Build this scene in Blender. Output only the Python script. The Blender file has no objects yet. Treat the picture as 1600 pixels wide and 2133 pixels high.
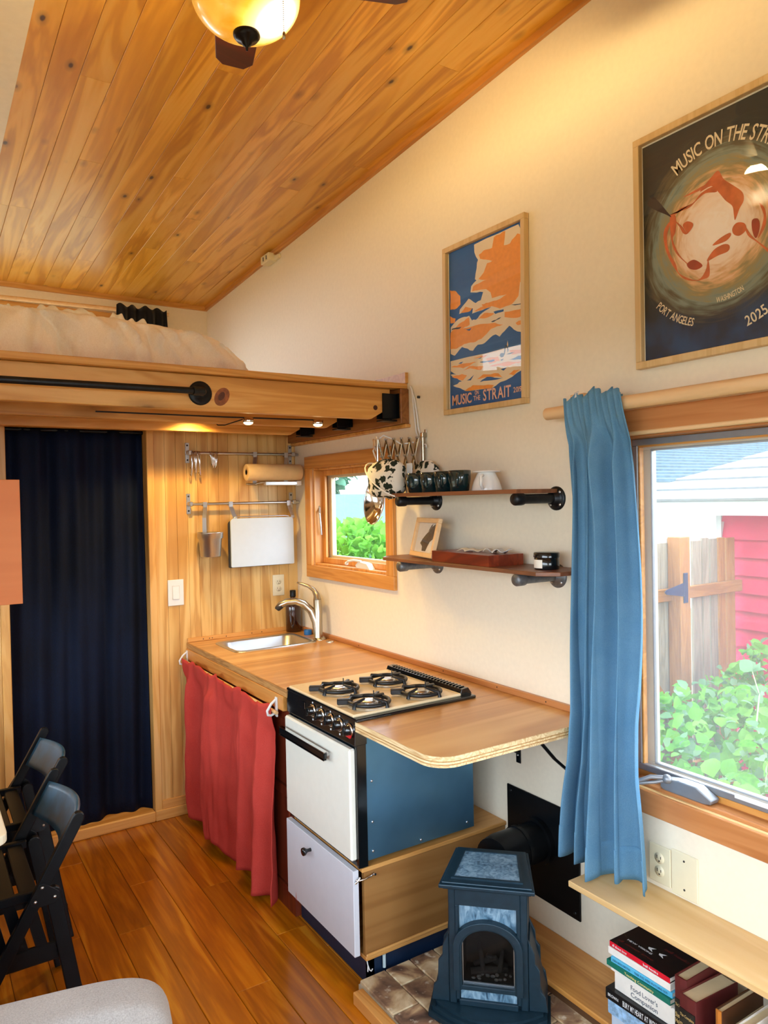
import bpy, math, random
from mathutils import Matrix, Vector, Euler, noise
random.seed(7)
R_ = math.radians
SC = bpy.context.scene
COL = SC.collection

# ------------------------------------------------------------------ camera
cam_d = bpy.data.cameras.new('camera'); cam = bpy.data.objects.new('camera', cam_d); COL.objects.link(cam)
def _cam():
    yaw, pit, rol = R_(32.694), R_(-0.911), R_(-1.1915)
    f = Vector((math.sin(yaw)*math.cos(pit), math.cos(yaw)*math.cos(pit), math.sin(pit)))
    r = Vector((math.cos(yaw), -math.sin(yaw), 0)); u = r.cross(f)
    c, s = math.cos(rol), math.sin(rol)
    r2, u2 = c*r + s*u, -s*r + c*u
    m = Matrix((r2, u2, -f)).transposed().to_4x4()
    m.translation = (-1.902, 0.0, 1.655)
    cam.matrix_world = m
    cam_d.sensor_fit = 'VERTICAL'; cam_d.sensor_height = 32.0
    cam_d.lens = 1541.3/2133*32.0
    cam_d.clip_start = 0.02; cam_d.clip_end = 200
_cam(); SC.camera = cam

# ------------------------------------------------------------------ sky, daylight, exposure
SC.view_settings.view_transform = 'Standard'; SC.view_settings.look = 'None'
SC.view_settings.gamma = 1.0; SC.view_settings.use_curve_mapping = False
SC.view_settings.exposure = 0.5
SKY = 7.2
W = bpy.data.worlds.new('sky'); SC.world = W; W.use_nodes = True
_n = W.node_tree.nodes; _l = W.node_tree.links
_bg = _n['Background']
_tc = _n.new('ShaderNodeTexCoord'); _sx = _n.new('ShaderNodeSeparateXYZ'); _cr = _n.new('ShaderNodeValToRGB')
_l.new(_tc.outputs['Generated'], _sx.inputs[0]); _l.new(_sx.outputs['Z'], _cr.inputs[0])
_cr.color_ramp.elements[0].position = 0.0; _cr.color_ramp.elements[0].color = (0.80, 0.90, 1.0, 1)
_cr.color_ramp.elements[1].position = 0.6; _cr.color_ramp.elements[1].color = (0.70, 0.85, 1.0, 1)
_l.new(_cr.outputs[0], _bg.inputs[0]); _bg.inputs[1].default_value = SKY
try:
    SC.cycles.use_denoising = True
    SC.cycles.max_bounces = 10; SC.cycles.diffuse_bounces = 5; SC.cycles.glossy_bounces = 4; SC.cycles.transparent_max_bounces = 12
    SC.cycles.sample_clamp_indirect = 8.0; SC.cycles.caustics_reflective = False; SC.cycles.caustics_refractive = False
except Exception:
    pass
def portal(name, loc, rot, sx, sy):
    d = bpy.data.lights.new(name, 'AREA'); d.shape = 'RECTANGLE'; d.size = sx; d.size_y = sy
    d.cycles.is_portal = True
    o = bpy.data.objects.new(name, d); COL.objects.link(o); o.location = loc; o.rotation_euler = rot
    return o
# daylight portals sit exactly in the window openings (area light shines along its -Z)
portal('window_portal', (0.118, 1.0, 1.30), (0, R_(90), 0), 1.05, 1.12)
portal('window_portal', (0.118, 3.27, 1.57), (0, R_(90), 0), 0.48, 0.55)
portal('window_portal', (-1.29, 5.46, 2.62), (R_(-90), 0, 0), 1.25, 0.60)
portal('window_portal', (-2.32, 0.45, 1.5), (0, R_(-90), 0), 1.2, 2.1)
portal('window_portal', (-2.32, 3.1, 1.06), (0, R_(-90), 0), .50, 1.3)
portal('window_portal', (-2.32, 4.4, 2.66), (0, R_(-90), 0), .58, 1.2)
portal('window_portal', (-1.1, -2.06, 1.25), (R_(90), 0, 0), 1.7, 1.9)

# ------------------------------------------------------------------ mesh builder
class MB:
    def __init__(s):
        s.v = []; s.f = []; s.sm = []; s.mi = []; s.M = None; s.m = 0
    def add(s, vs, fs, smooth=False):
        b = len(s.v)
        if s.M is not None: vs = [s.M @ Vector(p) for p in vs]
        s.v.extend([tuple(p) for p in vs])
        for f in fs:
            s.f.append([b+i for i in f]); s.sm.append(smooth); s.mi.append(s.m)
        return s
    def box(s, x0, x1, y0, y1, z0, z1, b=0.0):
        if x0 > x1: x0, x1 = x1, x0
        if y0 > y1: y0, y1 = y1, y0
        if z0 > z1: z0, z1 = z1, z0
        if b <= 0:
            v = [(x, y, z) for z in (z0, z1) for y in (y0, y1) for x in (x0, x1)]
            return s.add(v, [(0,2,3,1),(4,5,7,6),(0,1,5,4),(2,6,7,3),(0,4,6,2),(1,3,7,5)])
        b = min(b, (x1-x0)*.45, (y1-y0)*.45, (z1-z0)*.45)
        X = (x0, x1); Y = (y0, y1); Z = (z0, z1); v = []; idx = {}
        for i in (0, 1):
            for j in (0, 1):
                for k in (0, 1):
                    dx, dy, dz = (b if i == 0 else -b), (b if j == 0 else -b), (b if k == 0 else -b)
                    for a, p in enumerate(((X[i], Y[j]+dy, Z[k]+dz), (X[i]+dx, Y[j], Z[k]+dz), (X[i]+dx, Y[j]+dy, Z[k]))):
                        idx[i, j, k, a] = len(v); v.append(p)
        F = []
        for i in (0, 1): F.append([idx[i, j, k, 0] for j, k in ((0,0),(1,0),(1,1),(0,1))])
        for j in (0, 1): F.append([idx[i, j, k, 1] for i, k in ((0,0),(0,1),(1,1),(1,0))])
        for k in (0, 1): F.append([idx[i, j, k, 2] for i, j in ((0,0),(1,0),(1,1),(0,1))])
        for j in (0, 1):
            for k in (0, 1): F.append([idx[0,j,k,1], idx[1,j,k,1], idx[1,j,k,2], idx[0,j,k,2]])
        for i in (0, 1):
            for k in (0, 1): F.append([idx[i,0,k,0], idx[i,1,k,0], idx[i,1,k,2], idx[i,0,k,2]])
        for i in (0, 1):
            for j in (0, 1): F.append([idx[i,j,0,0], idx[i,j,1,0], idx[i,j,1,1], idx[i,j,0,1]])
        for i in (0, 1):
            for j in (0, 1):
                for k in (0, 1): F.append([idx[i,j,k,0], idx[i,j,k,1], idx[i,j,k,2]])
        # orient outwards
        c = Vector(((x0+x1)/2, (y0+y1)/2, (z0+z1)/2)); G = []
        for f in F:
            p = [Vector(v[q]) for q in f]; n = (p[1]-p[0]).cross(p[2]-p[0]); m = sum(p, Vector())/len(p)
            G.append(f if n.dot(m-c) > 0 else f[::-1])
        return s.add(v, G)
    def hexa(s, bot, top):
        return s.add(list(bot)+list(top), [(3,2,1,0),(4,5,6,7),(0,1,5,4),(1,2,6,5),(2,3,7,6),(3,0,4,7)])
    def tube(s, pts, r, n=10, caps=True, closed=False, flat=None):
        pts = [Vector(p) for p in pts]; N = len(pts)
        rs = r if isinstance(r, (list, tuple)) else [r]*N
        T = []
        for i in range(N):
            if closed: t = pts[(i+1) % N]-pts[i-1]
            else: t = pts[min(i+1, N-1)]-pts[max(i-1, 0)]
            T.append(t.normalized())
        up = Vector((0, 0, 1)) if abs(T[0].z) < .9 else Vector((1, 0, 0))
        nrm = (up - up.dot(T[0])*T[0]).normalized(); vs = []
        for i in range(N):
            nrm = (nrm - nrm.dot(T[i])*T[i]).normalized(); bn = T[i].cross(nrm)
            for k in range(n):
                a = 2*math.pi*k/n
                vs.append(pts[i] + rs[i]*(math.cos(a)*nrm*(flat or 1.0) + math.sin(a)*bn))
        fs = []
        M = N if closed else N-1
        for i in range(M):
            for k in range(n):
                a, b = i*n+k, i*n+(k+1) % n; c = ((i+1) % N)*n
                fs.append((a, b, c+(k+1) % n, c+k))
        s.add(vs, fs, True)
        if caps and not closed:
            s.add(vs[:n], [list(range(n))[::-1]]); s.add(vs[-n:], [list(range(n))])
        return s
    def cyl(s, p0, p1, r0, r1=None, n=16):
        return s.tube([p0, p1], [r0, r0 if r1 is None else r1], n)
    def lathe(s, prof, c=(0,0,0), n=24, ax='z', smooth=True):
        vs = []
        for r, z in prof:
            for k in range(n):
                a = 2*math.pi*k/n; p = (r*math.cos(a), r*math.sin(a), z)
                if ax == 'x': p = (p[2], p[0], p[1])
                elif ax == 'y': p = (p[1], p[2], p[0])
                vs.append((c[0]+p[0], c[1]+p[1], c[2]+p[2]))
        fs = []
        for i in range(len(prof)-1):
            for k in range(n): fs.append((i*n+k, i*n+(k+1) % n, (i+1)*n+(k+1) % n, (i+1)*n+k))
        s.add(vs, fs, smooth)
        for i, rev in ((0, True), (len(prof)-1, False)):
            if prof[i][0] > 1e-5:
                q = vs[i*n:(i+1)*n]; s.add(q, [list(range(n))[::-1] if rev else list(range(n))])
        return s
    def prism(s, poly, pl, a, b, smooth=False):
        def P(p, h): return {'xy': (p[0], p[1], h), 'yz': (h, p[0], p[1]), 'xz': (p[0], h, p[1])}[pl]
        n = len(poly); vs = [P(p, a) for p in poly]+[P(p, b) for p in poly]
        ar = sum(poly[i][0]*poly[(i+1) % n][1]-poly[(i+1) % n][0]*poly[i][1] for i in range(n))
        flip = (ar < 0) ^ (b < a) ^ (pl == 'xz')
        F = [list(range(n))[::-1], list(range(n, 2*n))]; S = [(i, (i+1) % n, n+(i+1) % n, n+i) for i in range(n)]
        if flip: F = [f[::-1] for f in F]; S = [f[::-1] for f in S]
        base = len(s.v)
        if s.M is not None: vs = [s.M @ Vector(p) for p in vs]
        s.v.extend([tuple(p) for p in vs])
        for f in F: s.f.append([base+i for i in f]); s.sm.append(False); s.mi.append(s.m)
        for f in S: s.f.append([base+i for i in f]); s.sm.append(smooth); s.mi.append(s.m)
        return s
    def grid(s, fn, nu, nv, cu=False, smooth=True):
        vs = [fn(i/nu, j/nv) for i in range(nu if cu else nu+1) for j in range(nv+1)]
        m = nu if cu else nu+1; fs = []
        for i in range(nu):
            for j in range(nv):
                a = i*(nv+1)+j; b = ((i+1) % m)*(nv+1)+j; fs.append((a, b, b+1, a+1))
        return s.add(vs, fs, smooth)
    def sphere(s, c, r, n=16, m=10):
        if not isinstance(r, (tuple, list)): r = (r, r, r)
        def fn(u, v):
            a = 2*math.pi*u; t = math.pi*(v-.5)
            return (c[0]+r[0]*math.cos(a)*math.cos(t), c[1]+r[1]*math.sin(a)*math.cos(t), c[2]+r[2]*math.sin(t))
        return s.grid(fn, n, m, cu=True)

ORG = {}
def _org(o):
    while o is not None:
        if o.name in ORG: return Vector(ORG[o.name])
        o = o.parent
    return Vector((0, 0, 0))
def build(name, mb, mats, parent=None, local=False, loc=None, kind=None, solid=None, bev=None, sub=0):
    me = bpy.data.meshes.new(name)
    off = Vector((0, 0, 0))
    if parent is not None and not local: off = _org(parent)
    if parent is None and loc is not None: off = Vector(loc)
    me.from_pydata([tuple(Vector(p)-off) for p in mb.v] if off.length else mb.v, [], mb.f)
    me.polygons.foreach_set('use_smooth', mb.sm); me.polygons.foreach_set('material_index', mb.mi)
    for m in (mats if isinstance(mats, (list, tuple)) else [mats]): me.materials.append(m)
    me.update()
    o = bpy.data.objects.new(name, me); COL.objects.link(o)
    if parent is not None: o.parent = parent
    elif loc is not None: o.location = loc; ORG[o.name] = tuple(loc)
    if kind: o['kind'] = kind
    if solid:
        md = o.modifiers.new('thickness', 'SOLIDIFY'); md.thickness = solid; md.offset = 0
    if bev:
        md = o.modifiers.new('edge', 'BEVEL'); md.width = bev; md.segments = 2; md.limit_method = 'ANGLE'; md.angle_limit = R_(40)
    if sub:
        md = o.modifiers.new('smooth', 'SUBSURF'); md.levels = sub; md.render_levels = sub
    return o
def props(o, label, cat, group=None):
    o['label'] = label; o['category'] = cat
    if group: o['group'] = group
    return o
def thing(name, label, cat, loc=(0,0,0), rz=0.0, group=None):
    o = bpy.data.objects.new(name, None); COL.objects.link(o); o.empty_display_size = .05
    o.location = loc; o.rotation_euler = (0, 0, rz); ORG[o.name] = tuple(loc)
    return props(o, label, cat, group)
def single(name, mb, mats, label, cat, loc=None, group=None, **k):
    return props(build(name, mb, mats, loc=loc, **k), label, cat, group)
def struct(name, mb=None, mats=None, loc=None, **k):
    if mb is None:
        o = bpy.data.objects.new(name, None); COL.objects.link(o); o.empty_display_size = .05
        if loc: o.location = loc; ORG[o.name] = tuple(loc)
        o['kind'] = 'structure'; return o
    return build(name, mb, mats, loc=loc, kind='structure', **k)
def dup(o, parent=None, loc=None, rz=None, label=None):
    c = o.copy(); COL.objects.link(c)
    if parent is not None: c.parent = parent
    if loc is not None: c.location = loc
    if rz is not None: c.rotation_euler = (0, 0, rz)
    if label: c['label'] = label
    for ch in list(o.children): dup(ch, c)
    return c
def box(*a, **k): return MB().box(*a, **k)

# ------------------------------------------------------------------ materials
def lin(h):
    if isinstance(h, (tuple, list)): return tuple(h)+((1,) if len(h) == 3 else ())
    h = h.lstrip('#'); c = [int(h[i:i+2], 16)/255 for i in (0, 2, 4)]
    return tuple(x/12.92 if x <= .04045 else ((x+.055)/1.055)**2.4 for x in c)+(1,)
class NT:
    def __init__(s, name):
        s.mat = bpy.data.materials.new(name); s.mat.use_nodes = True
        s.t = s.mat.node_tree; s.n = s.t.nodes; s.b = s.n['Principled BSDF']
    def node(s, ty, **k):
        x = s.n.new('ShaderNode'+ty)
        for a, v in k.items(): setattr(x, a, v)
        return x
    def link(s, a, b): s.t.links.new(a, b)
    def coords(s, scale=(1,1,1), rnd=True, rot=(0,0,0)):
        tc = s.node('TexCoord'); mp = s.node('Mapping')
        mp.inputs['Scale'].default_value = scale; mp.inputs['Rotation'].default_value = rot
        if rnd:
            oi = s.node('ObjectInfo'); vm = s.node('VectorMath', operation='MULTIPLY_ADD')
            cb = s.node('CombineXYZ')
            for i in range(3): s.link(oi.outputs['Random'], cb.inputs[i])
            s.link(cb.outputs[0], vm.inputs[0]); vm.inputs[1].default_value = (13.7, 31.3, 7.9)
            s.link(tc.outputs['Object'], vm.inputs[2]); s.link(vm.outputs[0], mp.inputs[0]); s.oi = oi
        else: s.link(tc.outputs['Object'], mp.inputs[0])
        return mp.outputs[0]
    def noise(s, vec, scale, detail=3.0, dist=0.0, rough=.5):
        x = s.node('TexNoise'); x.inputs['Scale'].default_value = scale; x.inputs['Detail'].default_value = detail
        x.inputs['Distortion'].default_value = dist; x.inputs['Roughness'].default_value = rough
        if vec is not None: s.link(vec, x.inputs['Vector'])
        return x.outputs['Fac']
    def ramp(s, fac, stops, interp='LINEAR'):
        x = s.node('ValToRGB'); cr = x.color_ramp; cr.interpolation = interp
        while len(cr.elements) < len(stops): cr.elements.new(.5)
        for e, (p, c) in zip(cr.elements, stops): e.position = p; e.color = lin(c)
        s.link(fac, x.inputs[0]); return x.outputs[0]
    def mix(s, a, b, fac, blend='MIX'):
        x = s.node('MixRGB', blend_type=blend)
        for i, q in ((0, fac), (1, a), (2, b)):
            if hasattr(q, 'links') or hasattr(q, 'is_linked'): s.link(q, x.inputs[i])
            elif i == 0: x.inputs[0].default_value = q
            else: x.inputs[i].default_value = lin(q)
        return x.outputs[0]
    def math(s, op, a, b=0.0, c=0.0, clamp=False):
        x = s.node('Math', operation=op); x.use_clamp = clamp
        for i, q in enumerate((a, b, c)):
            if hasattr(q, 'is_linked'): s.link(q, x.inputs[i])
            else: x.inputs[i].default_value = q
        return x.outputs[0]
    def bump(s, h, strength=.2, dist=.002):
        x = s.node('Bump'); x.inputs['Strength'].default_value = strength; x.inputs['Distance'].default_value = dist
        s.link(h, x.inputs['Height']); s.link(x.outputs[0], s.b.inputs['Normal'])
    def base(s, col=None, rough=.5, metal=0.0, spec=.5, coat=0.0, crough=.1):
        if col is not None:
            if hasattr(col, 'is_linked'): s.link(col, s.b.inputs['Base Color'])
            else: s.b.inputs['Base Color'].default_value = lin(col)
        if hasattr(rough, 'is_linked'): s.link(rough, s.b.inputs['Roughness'])
        else: s.b.inputs['Roughness'].default_value = rough
        s.b.inputs['Metallic'].default_value = metal; s.b.inputs['Specular IOR Level'].default_value = spec
        s.b.inputs['Coat Weight'].default_value = coat; s.b.inputs['Coat Roughness'].default_value = crough
        return s.mat
def plain(name, col, rough=.5, metal=0.0, spec=.5, var=.06, coat=0.0, bump=0.0, scale=30.0):
    m = NT(name); v = m.coords(rnd=True); f = m.noise(v, scale, 3)
    c = lin(col); lo = tuple(x*(1-var) for x in c[:3]); hi = tuple(min(1, x*(1+var)) for x in c[:3])
    if bump: m.bump(f, bump, .002)
    return m.base(m.ramp(f, [(.3, lo), (.7, hi)]), rough, metal, spec, coat)
def wood(name, dark, mid, light, along='y', rough=.35, knots=0.0, coat=0.0, scale=1.0, streak=.5, vary=.12, bump=.08, rings=1.0, rnd=True):
    m = NT(name); k = {'x': (.9, 12, 12), 'y': (12, .9, 12), 'z': (12, 12, .9)}[along]
    k = tuple(q*scale for q in k)
    v = m.coords(k, rnd); f1 = m.noise(v, 1.0, 4, .9*rings); f2 = m.noise(v, 5.0, 5, .3)
    cath = m.math('SINE', m.math('MULTIPLY', f1, 34.0*rings)); cath = m.math('MULTIPLY_ADD', cath, .5, .5)
    a = m.math('MULTIPLY_ADD', cath, streak*.45, m.math('MULTIPLY', f1, .55)); a = m.math('MULTIPLY_ADD', f2, .4*streak, a)
    col = m.ramp(a, [(.2, light), (.52, mid), (.95, dark)])
    if rnd:
        hs = m.node('HueSaturation'); m.link(col, hs.inputs['Color'])
        m.link(m.math('MULTIPLY_ADD', m.oi.outputs['Random'], vary*2, 1-vary), hs.inputs['Value']); col = hs.outputs[0]
    if knots:
        v2 = m.coords({'x': (5, 10, 10), 'y': (10, 5, 10), 'z': (10, 10, 5)}[along])
        vo = m.node('TexVoronoi'); vo.inputs['Scale'].default_value = knots; m.link(v2, vo.inputs['Vector'])
        n2 = m.noise(v2, 6, 2); d = m.math('MULTIPLY_ADD', n2, .05, vo.outputs['Distance'])
        sp_ = m.node('SeparateColor'); m.link(vo.outputs['Color'], sp_.inputs[0]); gt = m.math('GREATER_THAN', sp_.outputs[0], .52); kf = m.ramp(d, [(.085, (.95,.95,.95)), (.13, (.35,.35,.35)), (.26, (0,0,0))]); kf = m.math('MULTIPLY', kf, gt)
        col = m.mix(col, '#3a1a08', kf)
    m.bump(f2, bump, .001)
    return m.base(col, rough, 0, .5, coat, .2)
def metal(name, col, rough=.25, aniso=None):
    m = NT(name); f = m.noise(m.coords(aniso or (20, 20, 20)), 3, 3)
    return m.base(col, m.math('MULTIPLY_ADD', f, .06, max(.02, rough-.03)), 1.0)
def fabric(name, c1, c2, scale=220, rough=.9, big=4.0, trans=0.0, sheen=.2):
    m = NT(name); v = m.coords(); f = m.noise(v, scale, 2); g = m.noise(v, big, 3)
    fac = m.math('MULTIPLY_ADD', f, .6, m.math('MULTIPLY', g, .4))
    m.bump(f, .25, .001); col = m.ramp(fac, [(.3, c1), (.7, c2)])
    m.base(col, rough, 0, .2); m.b.inputs['Sheen Weight'].default_value = sheen
    if trans:
        tr = m.node('BsdfTranslucent'); m.link(col, tr.inputs[0]); mx = m.node('MixShader'); mx.inputs[0].default_value = trans
        m.link(m.b.outputs[0], mx.inputs[1]); m.link(tr.outputs[0], mx.inputs[2]); m.link(mx.outputs[0], m.n['Material Output'].inputs[0])
    return m.mat
def glass(name, tint=(1,1,1), refl=1.0, haze=0.0, hazecol='#ffffff', ior=1.45):
    m = NT(name); tr = m.node('BsdfTransparent'); tr.inputs[0].default_value = lin(tint)
    gl = m.node('BsdfGlossy'); gl.inputs['Roughness'].default_value = .015; fr = m.node('Fresnel'); fr.inputs[0].default_value = ior
    mx = m.node('MixShader'); ge = m.node('NewGeometry'); m.link(m.math('MULTIPLY', m.math('MULTIPLY', fr.outputs[0], refl), m.math('SUBTRACT', 1.0, ge.outputs['Backfacing'])), mx.inputs[0]); m.link(tr.outputs[0], mx.inputs[1]); m.link(gl.outputs[0], mx.inputs[2])
    out = mx.outputs[0]
    if haze:
        df = m.node('BsdfDiffuse'); df.inputs[0].default_value = lin(hazecol); m2 = m.node('MixShader'); m2.inputs[0].default_value = haze
        m.link(out, m2.inputs[1]); m.link(df.outputs[0], m2.inputs[2]); out = m2.outputs[0]
    m.link(out, m.n['Material Output'].inputs[0]); return m.mat
def emit(name, col, strength):
    m = NT(name); m.base('#000000', .5); m.b.inputs['Emission Color'].default_value = lin(col); m.b.inputs['Emission Strength'].default_value = strength
    return m.mat

M = {}
M['wall'] = plain('painted_wall', '#ede3cd', .75, var=.02, bump=.05, scale=55)
M['soffit'] = plain('white_paint', '#efe9da', .6, var=.03)
M['pine_ceiling'] = wood('pine_ceiling', '#b4701a', '#e6aa3c', '#f2c466', 'y', .3, knots=1.0, coat=.3, scale=.5, streak=.7, vary=.11)
M['pine_x'] = wood('pine_beam', '#9c5f22', '#cf9448', '#e2b06a', 'x', .42, knots=.35, scale=.8, vary=.06)
M['pine_y'] = wood('pine_ledger', '#5c3312', '#8a5526', '#a56f38', 'y', .5, scale=.9, vary=.08)
M['pine_z'] = wood('pine_trim', '#b0742e', '#d9a55a', '#e8bd7c', 'z', .4, scale=.9, vary=.06)
M['trim_y'] = wood('fir_trim', '#9a5d20', '#c98a42', '#dca25c', 'y', .38, scale=.9, vary=.05)
M['trim_z'] = wood('fir_trim_upright', '#9a5d20', '#c98a42', '#dca25c', 'z', .38, scale=.9, vary=.05)
M['trim_x'] = wood('fir_trim_cross', '#a0672a', '#cf9650', '#e0ab68', 'x', .38, scale=.9, vary=.05)
M['rust_trim'] = wood('fir_casing', '#8f5128', '#b87844', '#c98c58', 'y', .36, scale=.9, vary=.05)
M['bead'] = wood('beadboard', '#b47c38', '#dcb06a', '#e8c688', 'z', .4, scale=.42, streak=.75, rings=1.1, rnd=False)
M['floor'] = wood('bamboo_floor', '#6e3606', '#b06808', '#cc8a1c', 'y', .25, coat=.35, scale=1.4, streak=.65, vary=.2, rings=.5)
M['counter'] = wood('counter_ply', '#93602c', '#c69052', '#dcb070', 'x', .28, coat=.2, scale=.33, streak=.55, vary=.0, rings=1.0)
M['ply_edge'] = wood('ply_edge', '#b58a52', '#e6cd9c', '#f0dfb8', 'y', .5, scale=2.4, streak=.7, vary=.03)
M['ply_box'] = wood('ply_box', '#5e3a18', '#936634', '#a87c46', 'x', .5, scale=.3, streak=.5, vary=.04)
M['pale_board'] = wood('pale_board', '#b3844a', '#d6ae72', '#e6c590', 'y', .4, scale=.5, streak=.4, vary=.04)
M['cherry'] = wood('cherry_board', '#4a160a', '#7a2c16', '#93411f', 'y', .3, scale=.8, streak=.6, vary=.1, coat=.2)
M['shelf_wood'] = wood('shelf_walnut', '#4a2a18', '#7d4d30', '#96623e', 'y', .4, scale=.8, vary=.05)
M['dowel'] = wood('pale_dowel', '#c99a62', '#e0b884', '#ecca9c', 'y', .5, scale=1.0, streak=.3, vary=.03)
M['frame_wood'] = wood('oak_frame', '#b08a54', '#cfae78', '#dcc08e', 'z', .5, scale=1.2, streak=.4, vary=.05)
M['black_metal'] = plain('black_metal', '#15171a', .35, .6, var=.15)
M['pipe'] = plain('black_iron_pipe', '#24262a', .38, .7, var=.2, scale=60)
M['galv'] = plain('grey_iron_pipe', '#6f7276', .45, .7, var=.25, scale=60)
M['steel'] = metal('brushed_steel', '#c8cacc', .32, (6, 60, 60))
M['nickel'] = metal('brushed_nickel', '#b3aa98', .26)
M['chrome'] = metal('chrome', '#e4e4e4', .08)
M['sidesteel'] = plain('galvanised_side_daylit', '#6ea4ca', .36, .92, var=.16, scale=4)  # blue daylight reflection on the steel is painted into its colour
M['white'] = plain('white_plastic', '#dfe2e4', .4, var=.02)
M['board_white'] = plain('board_plastic', '#bcc8d4', .45, var=.015); M['ivory'] = plain('ivory_plastic', '#e6ddbf', .4, var=.02)
M['slot'] = plain('dark_slot', '#2c2722', .6)
M['enamel'] = plain('cream_enamel', '#eef0e6', .18, var=.015, coat=.4)
M['almond'] = plain('almond_enamel', '#ead6ae', .2, var=.03, coat=.4)
M['black_enamel'] = plain('black_enamel', '#0d1114', .16, var=.1, coat=.5)
M['black_glass'] = plain('black_iron', '#14171a', .4, var=.2)
M['white_paint'] = plain('white_painted_wood', '#d6dbe6', .45, var=.02, bump=.1, scale=18)
M['navy_paint'] = plain('navy_paint', '#0e2440', .5, var=.1)
M['navy'] = fabric('navy_cloth', '#01030b', '#051634', 260, big=3.0, sheen=0.0, rough=.75)
M['red'] = fabric('red_linen', '#b0362e', '#c94c42', 420, big=8.0, sheen=.0)
M['blue'] = fabric('blue_linen', '#5b8fb4', '#7cabc9', 520, big=10.0, trans=.25, sheen=.0)
M['blackcloth'] = fabric('black_cloth', '#0b0c10', '#16181d', 260)
M['cream'] = fabric('cream_blanket', '#ece0d2', '#f8f0e6', 200)
M['greyfab'] = fabric('grey_upholstery', '#857d78', '#aaa29b', 330, big=5.0)
M['iron'] = plain('blue_cast_iron', '#1c3442', .42, .35, var=.12, scale=40)
M['chairblk'] = plain('black_lacquer', '#05080c', .38, var=.3, spec=.22, scale=14)
M['amber_bottle'] = plain('amber_bottle', '#2a0f07', .1, var=.1, coat=.6)
M['mug'] = plain('dark_green_glaze', '#06262a', .1, var=.3, coat=.7)
M['white_glaze'] = plain('white_glaze', '#e4e2dd', .15, var=.02, coat=.4)
M['paper'] = plain('paper', '#efe9dc', .8, var=.03)
M['brown_paper'] = plain('kraft_roll', '#d9b98a', .7, var=.05)
M['pane'] = glass('window_glass', refl=.9)
M['screen'] = glass('insect_screen', refl=0.0, haze=.11, hazecol='#f2f6f8')
M['picture_glass'] = glass('picture_glass', refl=.9); M['fire_glass'] = glass('fire_glass', refl=.35, tint=(.7, .7, .7))

# ================================================================== ROOM SHELL
XL, XR, YF, YB, YL = -2.25, 0.0, -2.0, 3.91, 5.35     # left/right walls, front wall, kitchen partition, loft back wall
def zc(y): return 3.116 + .047*(5.348-y)               # underside of the sloping ceiling
def wall_x(x0, x1, holes, ztop=3.7, y0=YF-.1, y1=YL+.1):
    # a wall in a plane x = const with rectangular holes (y0,y1,z0,z1)
    mb = MB(); ys = sorted({y0, y1, *[h[0] for h in holes], *[h[1] for h in holes]})
    for a, b in zip(ys, ys[1:]):
        hs = sorted([h for h in holes if h[0] <= a+1e-6 and h[1] >= b-1e-6], key=lambda h: h[2]); z = -.05
        for h in hs: mb.box(x0, x1, a, b, z, h[2]); z = h[3]
        mb.box(x0, x1, a, b, z, ztop)
    return mb
def wall_y(y0, y1, holes, ztop=3.7, x0=XL, x1=XR, zb=-.05):
    mb = MB(); xs = sorted({x0, x1, *[h[0] for h in holes], *[h[1] for h in holes]})
    for a, b in zip(xs, xs[1:]):
        hs = sorted([h for h in holes if h[0] <= a+1e-6 and h[1] >= b-1e-6], key=lambda h: h[2]); z = zb
        for h in hs: mb.box(a, b, y0, y1, z, h[2]); z = h[3]
        mb.box(a, b, y0, y1, z, ztop)
    return mb
W1 = (2.925, 3.69, 1.30, 1.84)      # small kitchen window opening
W2 = (.42, 1.575, .747, 1.845)       # big window opening
W3 = (-1.95, -.66, 2.30, 2.945)     # loft window (x0,x1,z0,z1); hidden lower part added to brighten the loft
W4 = (-1.0, 1.6, .85, 2.1)         # left wall window behind the camera
W5 = (-1.95, -.25, .25, 2.2)        # unseen glazed front wall opening, added behind the camera to let daylight in
struct('wall_right', wall_x(0, .116, [W1, W2]), M['wall'])
W6 = (2.42, 3.76, .80, 1.32)         # low window beside the dining table
W7 = (3.8, 5.0, 2.38, 2.95)           # side window of the loft
struct('wall_left', wall_x(XL-.15, XL, [W4, W6, W7]), M['wall'])
struct('wall_front', wall_y(YF-.12, YF, [W5]), M['wall'])
wb = struct('wall_back', wall_y(YL, YL+.15, [W3]), M['wall'])
# kitchen partition under the loft: studs + beadboard boards
D1 = (-1.515, -.855, .0, 2.06)
wk = struct('wall_kitchen', wall_y(YB+.012, YB+.06, [D1], ztop=2.15), M['pine_z'], loc=(0, YB, 0))
def bead_run(xa, xb, z0, z1):
    n = max(1, round((xb-xa)/.0575)); w = (xb-xa)/n
    for i in range(n):
        b = MB(); x = xa+i*w
        b.prism([(x+.0006, YB+.012), (x+.0005, YB+.0009), (x+.0014, YB), (x+w-.0014, YB), (x+w-.0005, YB+.0009), (x+w-.0006, YB+.012)], 'xy', z0, z1)
        build('bead_board', b, M['bead'], wk)
bead_run(-.82, 0.0, .0, 2.15); bead_run(XL, -1.552, .0, 2.15)
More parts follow.
